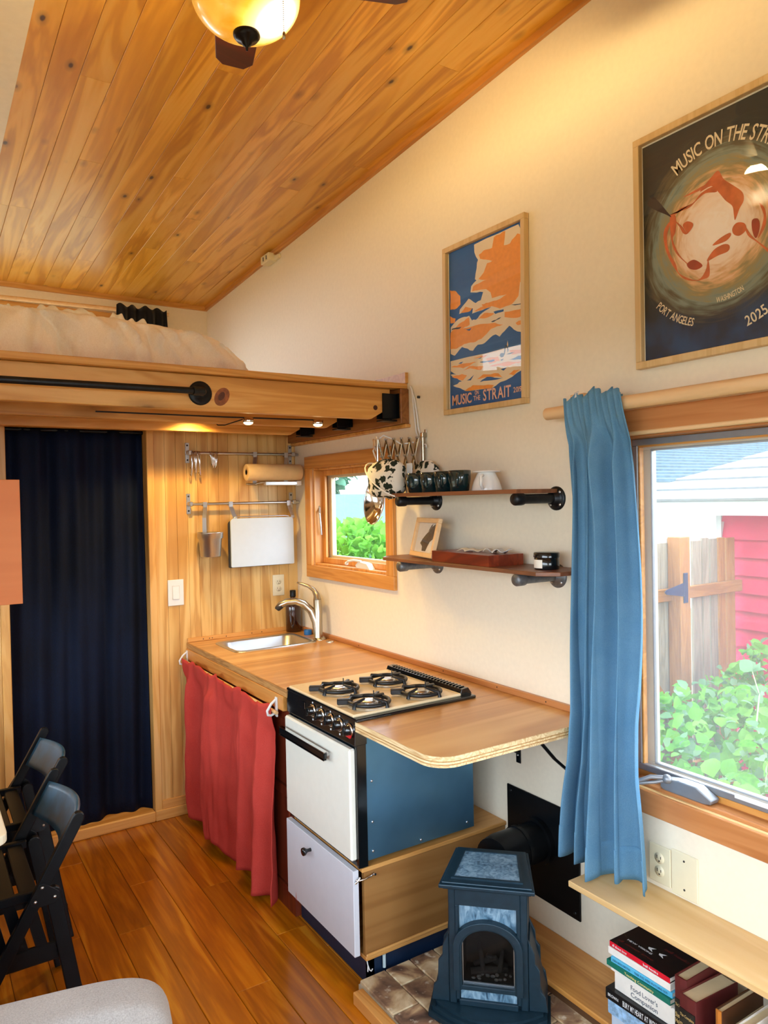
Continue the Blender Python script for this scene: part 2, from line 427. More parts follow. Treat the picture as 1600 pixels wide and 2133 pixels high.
# dark little room behind the doorway
bk = MB(); bk.box(XL, XR, 5.2, 5.25, 0, 2.1); bk.box(XL, XL+.02, YB+.06, 5.25, 0, 2.1)
struct('wall_bathroom', bk, M['navy_paint'])
d1 = struct('door_1', loc=(-1.185, YB, 0))
build('jamb', box(-.857, -.82, YB-.012, YB+.09, 0, 2.06, .003), M['pine_z'], d1)
build('jamb', box(-1.552, -1.513, YB-.012, YB+.09, 0, 2.06, .003), M['pine_z'], d1)
build('header', box(-1.552, -.82, YB-.012, YB+.09, 2.045, 2.09, .003), M['pine_x'], d1)
build('threshold', box(-1.513, -.857, YB-.02, YB+.14, 0, .055, .006), M['pine_x'], d1)
struct('baseboard_back', box(-.857, -.62, YB-.018, YB, 0, .055, .004), M['pine_x'])
struct('trim_1', box(-.82, -.62, YB-.010, YB, .055, .10, .002), M['trim_x'])

# floor: bamboo planks
fl = struct('floor', box(XL-.1, XR+.1, YF-.1, YL, -.06, -.014), M['slot'])
joints = {3: [3.30, 1.45, -.3], 2: [4.0, 2.37, .6], 1: [3.1, 1.2, -.8], 4: [2.95, 1.0, -.7], 5: [3.65, 1.9, .2], 0: [2.6, .9]}
for k in range(-5, 13):
    x1 = -.632-.1265*k; x0 = x1-.1265
    if x0 > -.01: continue
    x1 = min(x1, 0.0); x0 = max(x0, XL)
    js = sorted(joints.get(k, [(k*1.37) % 1.8-1.6, (k*1.37) % 1.8+.2, (k*1.37) % 1.8+2.0]))
    ys = [YF]+[j for j in js if YF < j < YB]+[YB+.2]
    for a, b in zip(ys, ys[1:]):
        build('plank', box(x0+.0007, x1-.0007, a+.0007, b-.0007, -.014, 0, .0018), M['floor'], fl)
# ceiling: knotty pine boards, running front to back
cb = MB(); cb.hexa([(XL, YF, zc(YF)+.017), (XR, YF, zc(YF)+.017), (XR, YL, zc(YL)+.017), (XL, YL, zc(YL)+.017)],
                   [(XL, YF, zc(YF)+.12), (XR, YF, zc(YF)+.12), (XR, YL, zc(YL)+.12), (XL, YL, zc(YL)+.12)])
ce = struct('ceiling', cb, M['slot'])
ed = [-1.53, -1.44, -1.335, -1.225, -1.12, -1.015, -.915, -.81, -.715, -.62, -.525, -.42, -.325, -.215, -.11, 0.0]
cj = {1: [4.14, 1.6], 0: [4.147, 2.0], 2: [2.88, .9], 3: [3.51, 1.3], 4: [4.12, 2.0, .3], 7: [3.48, 1.1], 6: [2.61, .5], 10: [2.79, .8], 5: [1.2, 4.75], 8: [4.4, 1.9], 9: [3.9, 1.5], 11: [4.5, 1.7], 12: [3.35, .6], 13: [2.2, 4.1], 14: [3.0, 1.2]}
for i, (xa, xb) in enumerate(zip(ed, ed[1:])):
    ys = [YF]+sorted(cj.get(i, [1.4, 3.2]))+[YL]
    for a, b in zip(ys, ys[1:]):
        a += .0006; b -= .0006; g, c = .0005, .0016; m = MB()
        def ring(y): return [(xa+g, y, zc(y)+.018), (xa+g, y, zc(y)+c), (xa+g+c, y, zc(y)), (xb-g-c, y, zc(y)), (xb-g, y, zc(y)+c), (xb-g, y, zc(y)+.018)]
        m.add(ring(a)+ring(b), [[5,4,3,2,1,0], [6,7,8,9,10,11]]+[(j, (j+1) % 6, 6+(j+1) % 6, 6+j) for j in range(6)])
        build('ceiling_board', m, M['pine_ceiling'], ce)
def sloped(x0, x1, ya, yb, d0, d1):
    return MB().hexa([(x0, ya, zc(ya)-d1), (x1, ya, zc(ya)-d1), (x1, yb, zc(yb)-d1), (x0, yb, zc(yb)-d1)],
                     [(x0, ya, zc(ya)-d0), (x1, ya, zc(ya)-d0), (x1, yb, zc(yb)-d0), (x0, yb, zc(yb)-d0)])
struct('trim_2', sloped(-.02, 0.0, YF, YL, 0, .03), M['trim_y'])
struct('trim_3', box(XL, 0, YL-.02, YL, 3.085, 3.118), M['pine_x'])
struct('trim_4', sloped(-1.66, -1.53, YF, YL, -.004, .012), M['soffit'])
struct('trim_5', sloped(XL, -1.66, YF, YL, -.004, .03), M['pine_y'])

# windows -----------------------------------------------------------
def casing(win, x, h, w, mats, t=.02):
    y0, y1, z0, z1 = h
    build('casing', box(x-t, x, y0-w, y1+w, z1, z1+w, .002), mats[0], win)
    build('casing', box(x-t, x, y0-w, y1+w, z0-w, z0, .002), mats[0], win)
    build('casing', box(x-t, x, y0-w, y0, z0, z1, .002), mats[1], win)
    build('casing', box(x-t, x, y1, y1+w, z0, z1, .002), mats[1], win)
def framerect(mb, x0, x1, y0, y1, z0, z1, w, b=.002):
    mb.box(x0, x1, y0, y1, z1-w, z1, b); mb.box(x0, x1, y0, y1, z0, z0+w, b)
    mb.box(x0, x1, y0, y0+w, z0+w, z1-w, b); mb.box(x0, x1, y1-w, y1, z0+w, z1-w, b); return mb
M['vinyl'] = plain('pale_sash', '#d9c9a8', .4, var=.03); M['alu'] = plain('grey_screen_frame', '#8e9094', .4, .5, var=.05)
w1 = struct('window_1', loc=(0, 3.31, 1.3)); casing(w1, 0, W1, .066, (M['trim_y'], M['trim_z']))
lin_ = MB(); y0, y1, z0, z1 = W1
framerect(lin_, 0, .11, y0, y1, z0, z1, .012); build('reveal', lin_, M['trim_z'], w1)
build('stop', framerect(MB(), .05, .065, y0+.012, y1-.012, z0+.012, z1-.012, .03), M['trim_z'], w1)
build('sash', framerect(MB(), .085, .112, y0+.012, y1-.012, z0+.012, z1-.012, .042), M['vinyl'], w1)
build('pane', box(.1, .104, y0+.05, y1-.05, z0+.05, z1-.05), M['pane'], w1)
cr = MB(); cr.prism([(3.13, 1.312), (3.26, 1.312), (3.27, 1.325), (3.24, 1.345), (3.16, 1.338)], 'yz', .015, .048); build('crank_housing', cr, M['white'], w1)
cr = MB(); cr.tube([(.02, 3.22, 1.347), (.0, 3.26, 1.352), (-.01, 3.30, 1.345), (-.005, 3.32, 1.335)], .006, 8); cr.sphere((-.005, 3.325, 1.332), .01, 8, 6); build('crank_handle', cr, M['white'], w1)
lt = MB(); lt.tube([(.03, 3.675, 1.62), (.02, 3.66, 1.59), (.025, 3.655, 1.52), (.03, 3.66, 1.47)], .005, 8); lt.tube([(.02, 3.66, 1.59), (.012, 3.645, 1.63)], .004, 8); build('sash_latch', lt, M['steel'], w1)

w2 = struct('window_2', loc=(0, .97, .755)); y0, y1, z0, z1 = W2
casing(w2, 0, W2, .072, (M['rust_trim'], M['trim_z']), .022)
build('head_bead', box(-.026, -.004, y0, y1+.01, z1-.006, z1+.006, .003), M['dowel'], w2)
build('reveal', framerect(MB(), 0, .055, y0, y1, z0, z1, .012), M['rust_trim'], w2)
build('sill', box(-.012, .055, y0, y1, z0-.004, z0+.003, .002), M['pale_board'], w2)
build('stop', framerect(MB(), .05, .07, y0+.012, y1-.012, z0+.003, z1-.012, .028), M['trim_y'], w2)
build('screen_frame', framerect(MB(), .045, .062, y0+.014, y1-.014, z0+.032, z1-.014, .020), M['alu'], w2)
build('insect_screen', box(.052, .0525, y0+.03, y1-.03, z0+.05, z1-.03), M['screen'], w2)
build('sash', framerect(MB(), .085, .108, y0+.012, y1-.012, z0+.005, z1-.002, .046), M['vinyl'], w2)
build('gasket', framerect(MB(), .08, .092, y0+.055, y1-.055, z0+.048, z1-.045, .006), M['alu'], w2)
build('pane', box(.098, .102, y0+.05, y1-.05, z0+.045, z1-.04), M['pane'], w2)
cr = MB(); cr.prism([(1.27, .775), (1.275, .762), (1.30, .757), (1.43, .757), (1.445, .765), (1.44, .79), (1.38, .80), (1.32, .80)], 'yz', .004, .044)
build('crank_housing', cr, M['alu'], w2, bev=.004)
cr = MB(); cr.sphere((.0, 1.415, .797), (.014, .016, .014), 12, 8); cr.tube([(-.002, 1.42, .80), (-.03, 1.45, .80), (-.055, 1.485, .78)], .007, 8); cr.tube([(.004, 1.412, .795), (-.022, 1.44, .785), (-.055, 1.485, .775)], .006, 8); cr.sphere((-.06, 1.495, .776), (.01, .022, .012), 10, 8)
build('crank_handle', cr, M['alu'], w2)
st = MB(); st.box(.0438, .0449, 1.12, 1.225, .792, .805); st.m = 1; st.box(.0436, .0449, 1.03, 1.10, .791, .804)
build('warning_label', st, [M['white'], M['slot']], w2)

w3 = struct('window_3', loc=(-1.3, YL, 2.3)); x0, x1, z0, z1 = W3
cs = MB(); cs.box(x0-.05, x1+.05, YL-.018, YL, z1, z1+.045, .002); build('casing', cs, M['pine_x'], w3)
cs = MB(); cs.box(x0-.05, x0, YL-.018, YL, z0-.05, z1, .002); build('casing', cs, M['pine_z'], w3)
cs = MB(); cs.box(x1, x1+.05, YL-.018, YL, z0-.05, z1, .002); build('casing', cs, M['pine_z'], w3)
cs = MB(); cs.box(x0, x1, YL-.018, YL, z0-.05, z0, .002); build('casing', cs, M['pine_x'], w3)
sh = MB()
for a, b, c, d in ((x0, x1, z1-.045, z1), (x0, x1, z0, z0+.045), (x0, x0+.045, z0, z1), (x1-.045, x1, z0, z1)): sh.box(a, b, YL+.05, YL+.09, c, d, .002)
build('sash', sh, M['vinyl'], w3); build('pane', box(x0+.04, x1-.04, YL+.065, YL+.069, z0+.04, z1-.04), M['pane'], w3)
w4 = struct('window_4', loc=(XL, .3, .85)); y0, y1, z0, z1 = W4
build('sash', framerect(MB(), XL-.1, XL-.05, y0, y1, z0, z1, .05), M['vinyl'], w4); build('pane', box(XL-.08, XL-.076, y0+.04, y1-.04, z0+.04, z1-.04), M['pane'], w4)
w6 = struct('window_6', loc=(XL, 3.1, .8)); y0, y1, z0, z1 = W6
build('sash', framerect(MB(), XL-.1, XL-.05, y0, y1, z0, z1, .05), M['vinyl'], w6); build('pane', box(XL-.08, XL-.076, y0+.04, y1-.04, z0+.04, z1-.04), M['pane'], w6)
w7 = struct('window_7', loc=(XL, 4.4, 2.4)); y0, y1, z0, z1 = W7
build('sash', framerect(MB(), XL-.1, XL-.05, y0, y1, z0, z1, .05), M['vinyl'], w7); build('pane', box(XL-.08, XL-.076, y0+.04, y1-.04, z0+.04, z1-.04), M['pane'], w7)
w5 = struct('window_5', loc=(-1.1, YF, .25)); x0, x1, z0, z1 = W5
sh = MB()
for a, b, c, d in ((x0, x1, z1-.06, z1), (x0, x1, z0, z0+.06), (x0, x0+.06, z0, z1), (x1-.06, x1, z0, z1), (-1.13, -1.07, z0, z1)): sh.box(a, b, YF-.08, YF-.04, c, d, .002)
build('sash', sh, M['vinyl'], w5); build('pane', box(x0+.05, x1-.05, YF-.062, YF-.058, z0+.05, z1-.05), M['pane'], w5)

# ================================================================== LOFT
def joist(y, label, x1=-.075, t=.04):
    T = thing('loft_beam', label, 'beam', (-1.15, y, 2.015))
    m = MB(); a, b = y, y+t
    prof = [(XL, 2.017), (x1-.10, 2.015), (x1-.035, 2.05), (x1, 2.085), (x1, 2.152), (XL, 2.152)]
    m.prism(prof, 'xz', a, b); build('joist', m, M['pine_x'], T, bev=.004)
    h = MB(); h.box(x1-.045, -.046, y-.008, y-.002, 2.02, 2.13); h.box(x1-.045, -.046, y+t+.002, y+t+.008, 2.02, 2.13); h.box(x1-.045, -.046, y-.008, y+t+.008, 2.008, 2.0145); h.box(-.05, -.0462, y-.03, y+t+.03, 2.02, 2.13)
    build('joist_hanger', h, M['black_metal'], T); return T
b1 = joist(2.775, 'front pine loft beam carrying the black pipe rail')
joist(3.19, 'middle pine loft joist just behind the front beam')
joist(3.60, 'rear pine loft joist nearest the beadboard wall')
kn = MB(); kn.lathe([(.011, -.0005), (.011, .0005)], (-.155, 2.7745, 2.065), 16, 'y'); kn.lathe([(.0001, 0), (.0001, 0)], (-.155, 2.7745, 2.065), 3, 'y')
build('knot_plug', kn, plain('dark_knot', '#4a2310', .5, var=.2), b1)
dk = MB(); dk.box(XL, -.0, 2.745, YL-.02, 2.153, 2.178, .002)
single('loft_deck', dk, M['pine_x'], 'stained board edge of the loft floor above the beams', 'loft floor', loc=(-1.1, 4.0, 2.153))
lg = thing('ledger', 'dark stained ledger beam along the right wall under the loft', 'beam', (-.02, 3.3, 1.99))
build('ledger_board', box(-.045, 0, 2.735, YB, 1.995, 2.152, .003), M['pine_y'], lg)
build('ledger_trim', box(-.028, 0, 2.725, YB, 1.978, 1.995, .003), M['pine_x'], lg)
single('loft_baseboard', MB().prism([(2.74, 2.1785), (YL-.02, 2.1785), (YL-.02, 2.226), (2.74, 2.226)], 'yz', -.016, 0), M['pine_x'], 'short pale wood baseboard on the right wall above the loft floor', 'baseboard', loc=(-.01, 4, 2.1785))
kn = MB(); kn.prism([(-.862+.030*math.cos(a)+.010*math.sin(a), 2.072+.036*math.sin(a)) for a in [2*math.pi*i/20 for i in range(20)]], 'xz', 2.7743, 2.7752); build('knot', kn, plain('beam_knot', '#8f4f26', .5, var=.3, scale=60), b1)
kn = MB(); kn.prism([(-.864+.013*math.cos(a)+.006*math.sin(a), 2.074+.017*math.sin(a)) for a in [2*math.pi*i/16 for i in range(16)]], 'xz', 2.7739, 2.775); build('knot_core', kn, plain('beam_knot_core', '#552812', .5, var=.3, scale=60), b1)
# handrail pipe
pr = thing('pipe_rail', 'black iron pipe handrail bolted along the front loft beam', 'handrail', (-.95, 2.775, 2.08))
build('flange', MB().lathe([(.046, 0), (.046, -.006), (.040, -.009), (.024, -.011), (.024, -.03), (.0001, -.03)], (-.95, 2.7745, 2.08), 28, 'y'), M['pipe'], pr)
pm = MB(); pm.tube([(-.95, 2.766, 2.08), (-.95, 2.735, 2.08), (-.965, 2.718, 2.08), (-.985, 2.712, 2.079), (-2.1, 2.712, 2.074), (-2.2, 2.73, 2.074), (-2.21, 2.77, 2.074)], .0125, 14)
pm.tube([(-.955, 2.722, 2.08), (-1.0, 2.712, 2.079)], .017, 14); build('pipe', pm, M['pipe'], pr)
build('flange', MB().lathe([(.046, 0), (.046, -.006), (.024, -.011), (.024, -.02)], (-2.21, 2.7745, 2.074), 20, 'y'), M['pipe'], pr)
# puck lights
M['led'] = emit('warm_led', '#ffdf9a', 14.0)
def puck(x, y, label, z=1.99, e=7.0):
    T = thing('puck_light', label, 'light', (x, y, z))
    build('housing', MB().lathe([(.012, .022), (.022, .020), (.024, .006), (.021, 0.0)], (x, y, z+.002), 20), M['chrome'], T)
    build('lens', MB().lathe([(.0205, .002), (.018, -.004), (.010, -.008), (.0002, -.009)], (x, y, z+.002), 20), M['led'], T)
    d = bpy.data.lights.new('puck_lamp', 'SPOT'); d.energy = e; d.color = (1, .64, .20); d.spot_size = R_(150); d.spot_blend = .6; d.shadow_soft_size = .02
    o = bpy.data.objects.new('puck_lamp', d); COL.objects.link(o); o.location = (0, 0, -.012); o.parent = T
puck(-.695, 2.92, 'small round warm light under the loft, left of the pair in view')
puck(-.385, 2.885, 'small round warm light under the loft, nearer the white wall')
puck(-.72, 3.50, 'small warm light hidden behind the front loft beams', 2.10, 22.0)
tr = MB(); tr.tube([(-1.3, 2.94, 2.013), (-.8, 2.925, 2.012), (-.36, 2.885, 2.012)], .003, 6); tr.tube([(-.72, 3.50, 2.122), (-.715, 3.40, 2.10), (-.71, 3.24, 2.012), (-.695, 3.19, 2.008), (-.695, 2.93, 2.013)], .003, 6)
single('light_cable', tr, M['black_metal'], 'thin dark cable strung between the round lights under the loft', 'cable', loc=(-.7, 2.93, 2.013))
# white cord at the beam end
wc = MB(); wc.tube([(-.006, 2.715, 2.16), (-.008, 2.70, 2.14), (-.008, 2.688, 2.05), (-.008, 2.672, 1.95), (-.010, 2.632, 1.90), (-.014, 2.592, 1.890), (-.02, 2.585, 1.88)], .004, 8)
wc.tube([(-.006, 2.71, 2.15), (-.008, 2.682, 2.10), (-.008, 2.665, 2.02), (-.008, 2.655, 1.96), (-.011, 2.636, 1.935)], .004, 8)
single('lamp_cord', wc, M['white'], 'doubled white cord hanging down the wall beside the loft beam end', 'cord', loc=(-.008, 2.69, 2.05))
hk = MB(); hk.lathe([(.006, 0), (.006, -.01), (.0002, -.012)], (0, 2.655, 2.105), 12, 'x')
single('wall_screw', hk, M['slot'], 'dark screw head in the white wall right of the loft beam end', 'screw', loc=(0, 2.655, 2.105))
# bed
bd = thing('bed', 'cream crumpled bedspread over the loft mattress', 'bed', (-1.4, 3.9, 2.178))
def bl(u, v):
    # v: 0 at the front hem -> 1 over the top to the back ; u: along x
    x = -2.225+u*1.645
    top = 2.395-.02*u-.04*max(0, (u-.62)/.38) - .17*max(0, (u-.80)/.20)**2.0
    top = max(top, 2.182)
    yy = 2.93 + .12*max(0, (u-.9)/.1)**2
    q = noise.noise((u*16+v*1.5, v*2.2, .3)); q2 = noise.noise((u*42-v*5, v*5, 4.1)); q3 = noise.noise((u*7+v*3, v*3, 9.0))
    q4 = noise.noise((u*24+v*6, v*1.6-u*3, 7.7)); wr = .06*(abs(q)-.25)+.034*q2+.035*q3-.030*(1-min(1, abs(q4)*2.2))**3
    if v < .35:
        t = v/.35; z = 2.182+(top-2.182)*math.sin(t*math.pi/2); y = yy+.02*t+wr*min(1, t*5)*min(1, (1-t)*3+.25)+.05*t*t; z += .012*q2*t
    else:
        t = (v-.35)/.65; y = yy+.07+t*1.75; z = top+.010*math.sin(u*40+t*9)+.012*math.sin(t*21+u*13)
        if t > .9: z = top+(2.182-top)*((t-.9)/.1)
    x += .012*math.sin(v*9+u*30)
    return (x, y, max(z, 2.184))
build('bedspread', MB().grid(bl, 150, 46), M['cream'], bd, solid=.006)
def fr(u, v):
    x = -2.24+u*1.56; p = bl(u*.94, .36); a = u*210
    return (p[0], p[1]+.01+.010*math.sin(a)*v, p[2]-.012+v*(.026+.010*math.sin(a*.37)+.006*math.sin(a*1.1)))
build('ruffle', MB().grid(fr, 420, 2), M['paper'], bd, solid=.002)
# loft window curtain
lr = thing('curtain_rod', 'pale wooden dowel rod across the top of the loft window', 'curtain rod', (-1.2, 5.27, 3.0))
build('dowel', MB().tube([(XL+.02, 5.27, 2.985), (-.31, 5.27, 3.008)], .014, 12), M['dowel'], lr)
build('bracket', box(-.46, -.44, 5.25, YL, 2.985, 2.994), M['dowel'], lr)
def lc(u, v):
    x = -.675+u*.34+.02*v*(u-.2); z = 3.028-v*.50
    y = 5.233+.015*min(1, .25+v*6)*math.sin(u*34+.6*math.sin(v*4))-.012*math.sin(u*13)
    if v < .05: z += .012*math.sin(u*25)
    return (x, y, z)
single('loft_curtain', MB().grid(lc, 70, 14), M['blackcloth'], 'bunched black curtain at the right end of the loft window rod', 'curtain', loc=(-.5, 5.27, 2.75), solid=.006)
# junction box under the ceiling
ob = thing('junction_box', 'small ivory outlet box at the ceiling line above the loft', 'outlet', (-.03, 4.16, 3.13))
build('box_body', box(-.055, 0, 4.10, 4.215, 3.105, 3.155, .004), M['ivory'], ob)
build('raceway', box(-.018, 0, 4.04, 4.10, 3.11, 3.135, .003), M['ivory'], ob)
for y in (4.13, 4.175): build('socket', MB().box(-.0558, -.054, y-.006, y+.006, 3.118, 3.142), M['slot'], ob)

# ================================================================== KITCHEN WALL ITEMS
def rail(z, label):
    T = thing('utensil_rail', label, 'rail', (-.32, 3.87, z))
    build('rail_bar', MB().tube([(-.652, 3.868, z), (-.004, 3.868, z)], .0075, 14), M['steel'], T)
    for x in (-.640, -.035):
        b = MB(); b.box(x-.011, x+.011, 3.905, 3.9095, z-.052, z+.056, .001); b.box(x-.009, x+.009, 3.862, 3.906, z-.004, z+.012, .001); b.box(x-.0095, x+.0095, 3.856, 3.88, z-.011, z+.013, .003)
        bo = build('bracket', b, M['steel'], T)
        for dz in (-.036, .042): build('screw', MB().cyl((x, 3.9051, z+dz), (x, 3.903, z+dz), .005, n=10), M['slot'], bo)
rail(1.928, 'upper steel utensil rail carrying the paper roll holder')
rail(1.655, 'lower steel utensil rail carrying the cup and white board')
def s_hook(x, y, z, h, tilt, label, group):
    m = MB(); p = []
    for i in range(9):
        a = math.pi*(i/8); p.append((0, .011*math.cos(a), .011*math.sin(a)))
    for i in range(1, 10):
        a = math.pi*(i/9); p.append((0, -.011+.013-.013*math.cos(a)-.002, -h-.013*math.sin(a)))
    p = [(0, .011, 0-.012)]+p
    m.M = Matrix.Rotation(tilt, 4, 'Y') @ Matrix.Rotation(tilt*.8, 4, 'Z')
    m.tube(p, .0022, 7)
    m.v = [(a+x, b+y, c+z) for a, b, c in m.v]
    single('s_hook', m, M['chrome'], label, 'hook', loc=(x, y, z), group=group)
ORD = ('leftmost', 'second from left', 'third from left', 'fourth from left', 'fifth from left', 'sixth from left', 'seventh from left')
for i in range(7):
    s_hook(-.633+.0075*i, 3.868-.002*(i % 2), 1.928, .075+.012*((i*3) % 4), .10*math.sin(i*2.1), ORD[i]+' chrome hook in the long cluster on the upper rail', 'hooks at the left end of the upper rail')
for i in range(6):
    s_hook(-.528+.0078*i, 3.868, 1.928, .058+.005*((i*2) % 3), .16*(i-2.5)/2.5, ORD[i]+' chrome hook in the short cluster on the upper rail', 'fanned hooks on the upper rail')
def strap(mb, x, zt, zb, y=3.868, dx=-.02):
    mb.prism([(y-.012, zt+.010), (y+.012, zt+.010), (y+.012, zt-.012), (y+.0095, zt-.012), (y+.0095, zt+.0075), (y-.0095, zt+.0075), (y-.0095, zt-.02), (y-.012, zt-.02)], 'yz', x-.011, x+.011)
    mb.hexa([(x-.011+dx, y-.027, zt-.075), (x+.011+dx, y-.027, zt-.075), (x+.011+dx, y-.024, zt-.075), (x-.011+dx, y-.024, zt-.075)],
            [(x-.011, y-.012, zt-.018), (x+.011, y-.012, zt-.018), (x+.011, y-.0095, zt-.018), (x-.011, y-.0095, zt-.018)])
    if zb < zt-.075: mb.box(x-.011+dx, x+.011+dx, y-.027, y-.0245, zb, zt-.075)
# paper roll holder
ph = thing('paper_roll_holder', 'steel holder under the upper rail for the brown paper roll', 'holder', (-.19, 3.86, 1.8))
b = MB(); strap(b, -.272, 1.928, 1.76, dx=-.012); strap(b, -.082, 1.928, 1.76, dx=-.012); build('hanger_strap', b, M['steel'], ph)
b = MB(); b.tube([(-.335, 3.835, 1.760), (-.30, 3.80, 1.756), (-.27, 3.785, 1.766), (-.24, 3.785, 1.768)], .011, 10, flat=.5); build('arm', b, M['nickel'], ph)
build('cutter_bar', box(-.25, -.035, 3.772, 3.80, 1.750, 1.772, .003), M['steel'], ph); build('end_cap', box(-.06, -.03, 3.77, 3.802, 1.748, 1.774, .003), M['white'], ph)
pr_ = thing('paper_roll', 'roll of light brown paper lying in the steel holder', 'paper roll', (-.19, 3.832, 1.825))
build('roll', MB().lathe([(.014, -.30), (.014, -.355), (.044, -.355), (.046, -.353), (.046, -.034), (.044, -.032), (.014, -.032), (.014, -.10)], (0, 3.79, 1.822), 30, 'x'), M['brown_paper'], pr_)
build('core', MB().lathe([(.0135, -.353), (.0155, -.3555), (.017, -.353)], (0, 3.79, 1.822), 20, 'x').lathe([(.0135, -.34), (.0002, -.34)], (0, 3.79, 1.822), 20, 'x'), M['slot'], pr_)
# cup caddy
cu = thing('hanging_cup', 'stainless steel cup hanging from the lower rail', 'cup', (-.555, 3.83, 1.37))
b = MB(); strap(b, -.565, 1.655, 1.50, dx=-.012); build('hanger_strap', b, M['steel'], cu)
build('cup', MB().lathe([(.0001, 1.372), (.050, 1.372), (.053, 1.376), (.061, 1.468), (.067, 1.472), (.068, 1.500), (.070, 1.503), (.066, 1.503), (.064, 1.475), (.058, 1.467), (.05, 1.38), (.0001, 1.379)], (-.552, 3.826, 0), 32), M['steel'], cu)
# boards
def cut_board(x0, x1, y, z0, z1, t, mat, label):
    p = []
    for cx, cz, a0 in ((x1-.02, z1-.02, 0), (x0+.02, z1-.02, 90), (x0+.008, z0+.008, 180), (x1-.008, z0+.008, 270)):
        r = .02 if a0 < 180 else .008
        for i in range(6): a = R_(a0+18*i); p.append((cx+r*math.cos(a), cz+r*math.sin(a)))
    T = thing('cutting_board', label, 'cutting board', ((x0+x1)/2, y, z0)); build('board', MB().prism(p, 'xz', y, y+t), mat, T, bev=.002); return T
cb_ = cut_board(-.438, -.062, 3.822, 1.306, 1.572, .012, M['board_white'], 'white cutting board hanging from two straps on the lower rail')
b = MB(); b.tube([(-.415, 3.828, 1.572), (-.413, 3.828, 1.578), (-.39, 3.828, 1.581), (-.11, 3.828, 1.581), (-.088, 3.828, 1.576)], .003, 6); build('wire_hanger', b, M['steel'], cb_)
for x in (-.420, -.072):
    b = MB(); strap(b, x, 1.655, 1.565, y=3.868, dx=.015); build('strap', b, M['steel'], cb_)
cut_board(-.446, -.075, 3.838, 1.303, 1.560, .010, M['slot'], 'dark backing board behind the white cutting board')
# outlets and switch
def plate(T, x0, x1, z0, z1, mat, y=YB):
    build('cover_plate', box(x0, x1, y-.006, y, z0, z1, .002), mat, T)
o1 = thing('wall_outlet', 'ivory double outlet on the beadboard behind the soap bottle', 'outlet', (-.126, YB, 1.18)); plate(o1, -.162, -.090, 1.120, 1.240, M['ivory'])
for z in (1.160, 1.200):
    s = build('receptacle', MB().lathe([(.0165, 0), (.0165, -.003), (.0001, -.003)], (-.126, YB-.005, z), 20, 'y'), M['ivory'], o1)
    build('slots', MB().box(-.134, -.132, YB-.0086, YB-.0078, z-.002, z+.008).box(-.121, -.119, YB-.0086, YB-.0078, z-.002, z+.006).cyl((-.126, YB-.0086, z-.009), (-.126, YB-.0078, z-.009), .0025, n=8), M['slot'], s)
sw = thing('light_switch', 'white rocker light switch on the beadboard beside the doorway', 'switch', (-.72, YB, 1.19)); plate(sw, -.762, -.678, 1.118, 1.256, M['white'])
build('rocker', MB().hexa([(-.737, YB-.0105, 1.153), (-.703, YB-.0105, 1.153), (-.703, YB-.005, 1.153), (-.737, YB-.005, 1.153)], [(-.737, YB-.007, 1.221), (-.703, YB-.007, 1.221), (-.703, YB-.005, 1.221), (-.737, YB-.005, 1.221)]), M['white'], sw)
build('rocker_gap', box(-.7395, -.7005, YB-.0062, YB-.0058, 1.150, 1.224), plain('grey_gap', '#c9c6c0', .5), sw)

# doorway curtain
def dc(u, v):
    x = -1.51+.65*u; z = 2.04-v*1.985
    y = YB+.055+.016*math.sin(u*22+1.2*math.sin(v*2.2+u*4))+.010*math.sin(u*47+v*2)+.02*v*math.sin(u*9+1)
    return (x, y, z)
dcu = thing('door_curtain', 'dark navy curtain filling the doorway under the loft', 'curtain', (-1.185, YB+.05, .06))
build('cloth', MB().grid(dc, 110, 30), M['navy'], dcu, solid=.004)
build('tension_rod', MB().tube([(-1.512, YB+.055, 2.035), (-.858, YB+.055, 2.035)], .009, 10), M['black_metal'], dcu)

# ================================================================== COUNTER
ct = thing('countertop', 'worn plywood countertop along the right wall with rounded free end', 'countertop', (-.33, 2.8, .88))
m = MB(); ZT, ZB = .915, .883
SX0, SX1, SY0, SY1 = -.535, -.118, 3.49, 3.77      # sink cut-out
m.box(-.665, 0, SY1, YB-.001, ZB, ZT); m.box(-.665, SX0, SY0, SY1, ZB, ZT); m.box(SX1, 0, SY0, SY1, ZB, ZT); m.box(-.665, 0, 2.662, SY0, ZB, ZT); m.box(-.148, 0, 2.132, 2.662, ZB, ZT)
build('top', m, M['counter'], ct)
ep = [(0, 2.132), (-.662, 2.132)]
for i in range(9): a = R_(180+90*i/8); ep.append((-.585+.077*math.cos(a), 1.757+.077*math.sin(a)))
ep.append((0, 1.68))
build('end_leaf', MB().prism([p for p in ep], 'xy', ZB+.003, ZT), M['counter'], ct)
# plywood laminations round the exposed edges (thin proud strips, each a ply)
path = ep[1:]
def strip(pts, z0, z1, off):
    g = MB(); P = [Vector((a, b, 0)) for a, b in pts]; vs = []
    for i, p in enumerate(P):
        t = (P[min(i+1, len(P)-1)]-P[max(i-1, 0)]).normalized(); n = Vector((t.y, -t.x, 0))
        if n.dot(Vector((-.33, 2.0, 0))-p) > 0: n = -n
        q = p+n*off; vs += [(p.x, p.y, z0), (q.x, q.y, z0), (q.x, q.y, z1), (p.x, p.y, z1)]
    fs = []
    for i in range(len(P)-1):
        for k in range(4): fs.append((4*i+k, 4*i+(k+1) % 4, 4*i+4+(k+1) % 4, 4*i+4+k))
    fs += [(3, 2, 1, 0), tuple(len(vs)-4+k for k in range(4))]
    return g.add(vs, fs)
M['ply_dark'] = wood('ply_edge_dark', '#8a5c2c', '#b98a50', '#cba066', 'y', .5, scale=2.4, streak=.7, vary=.03)
zz = ZB
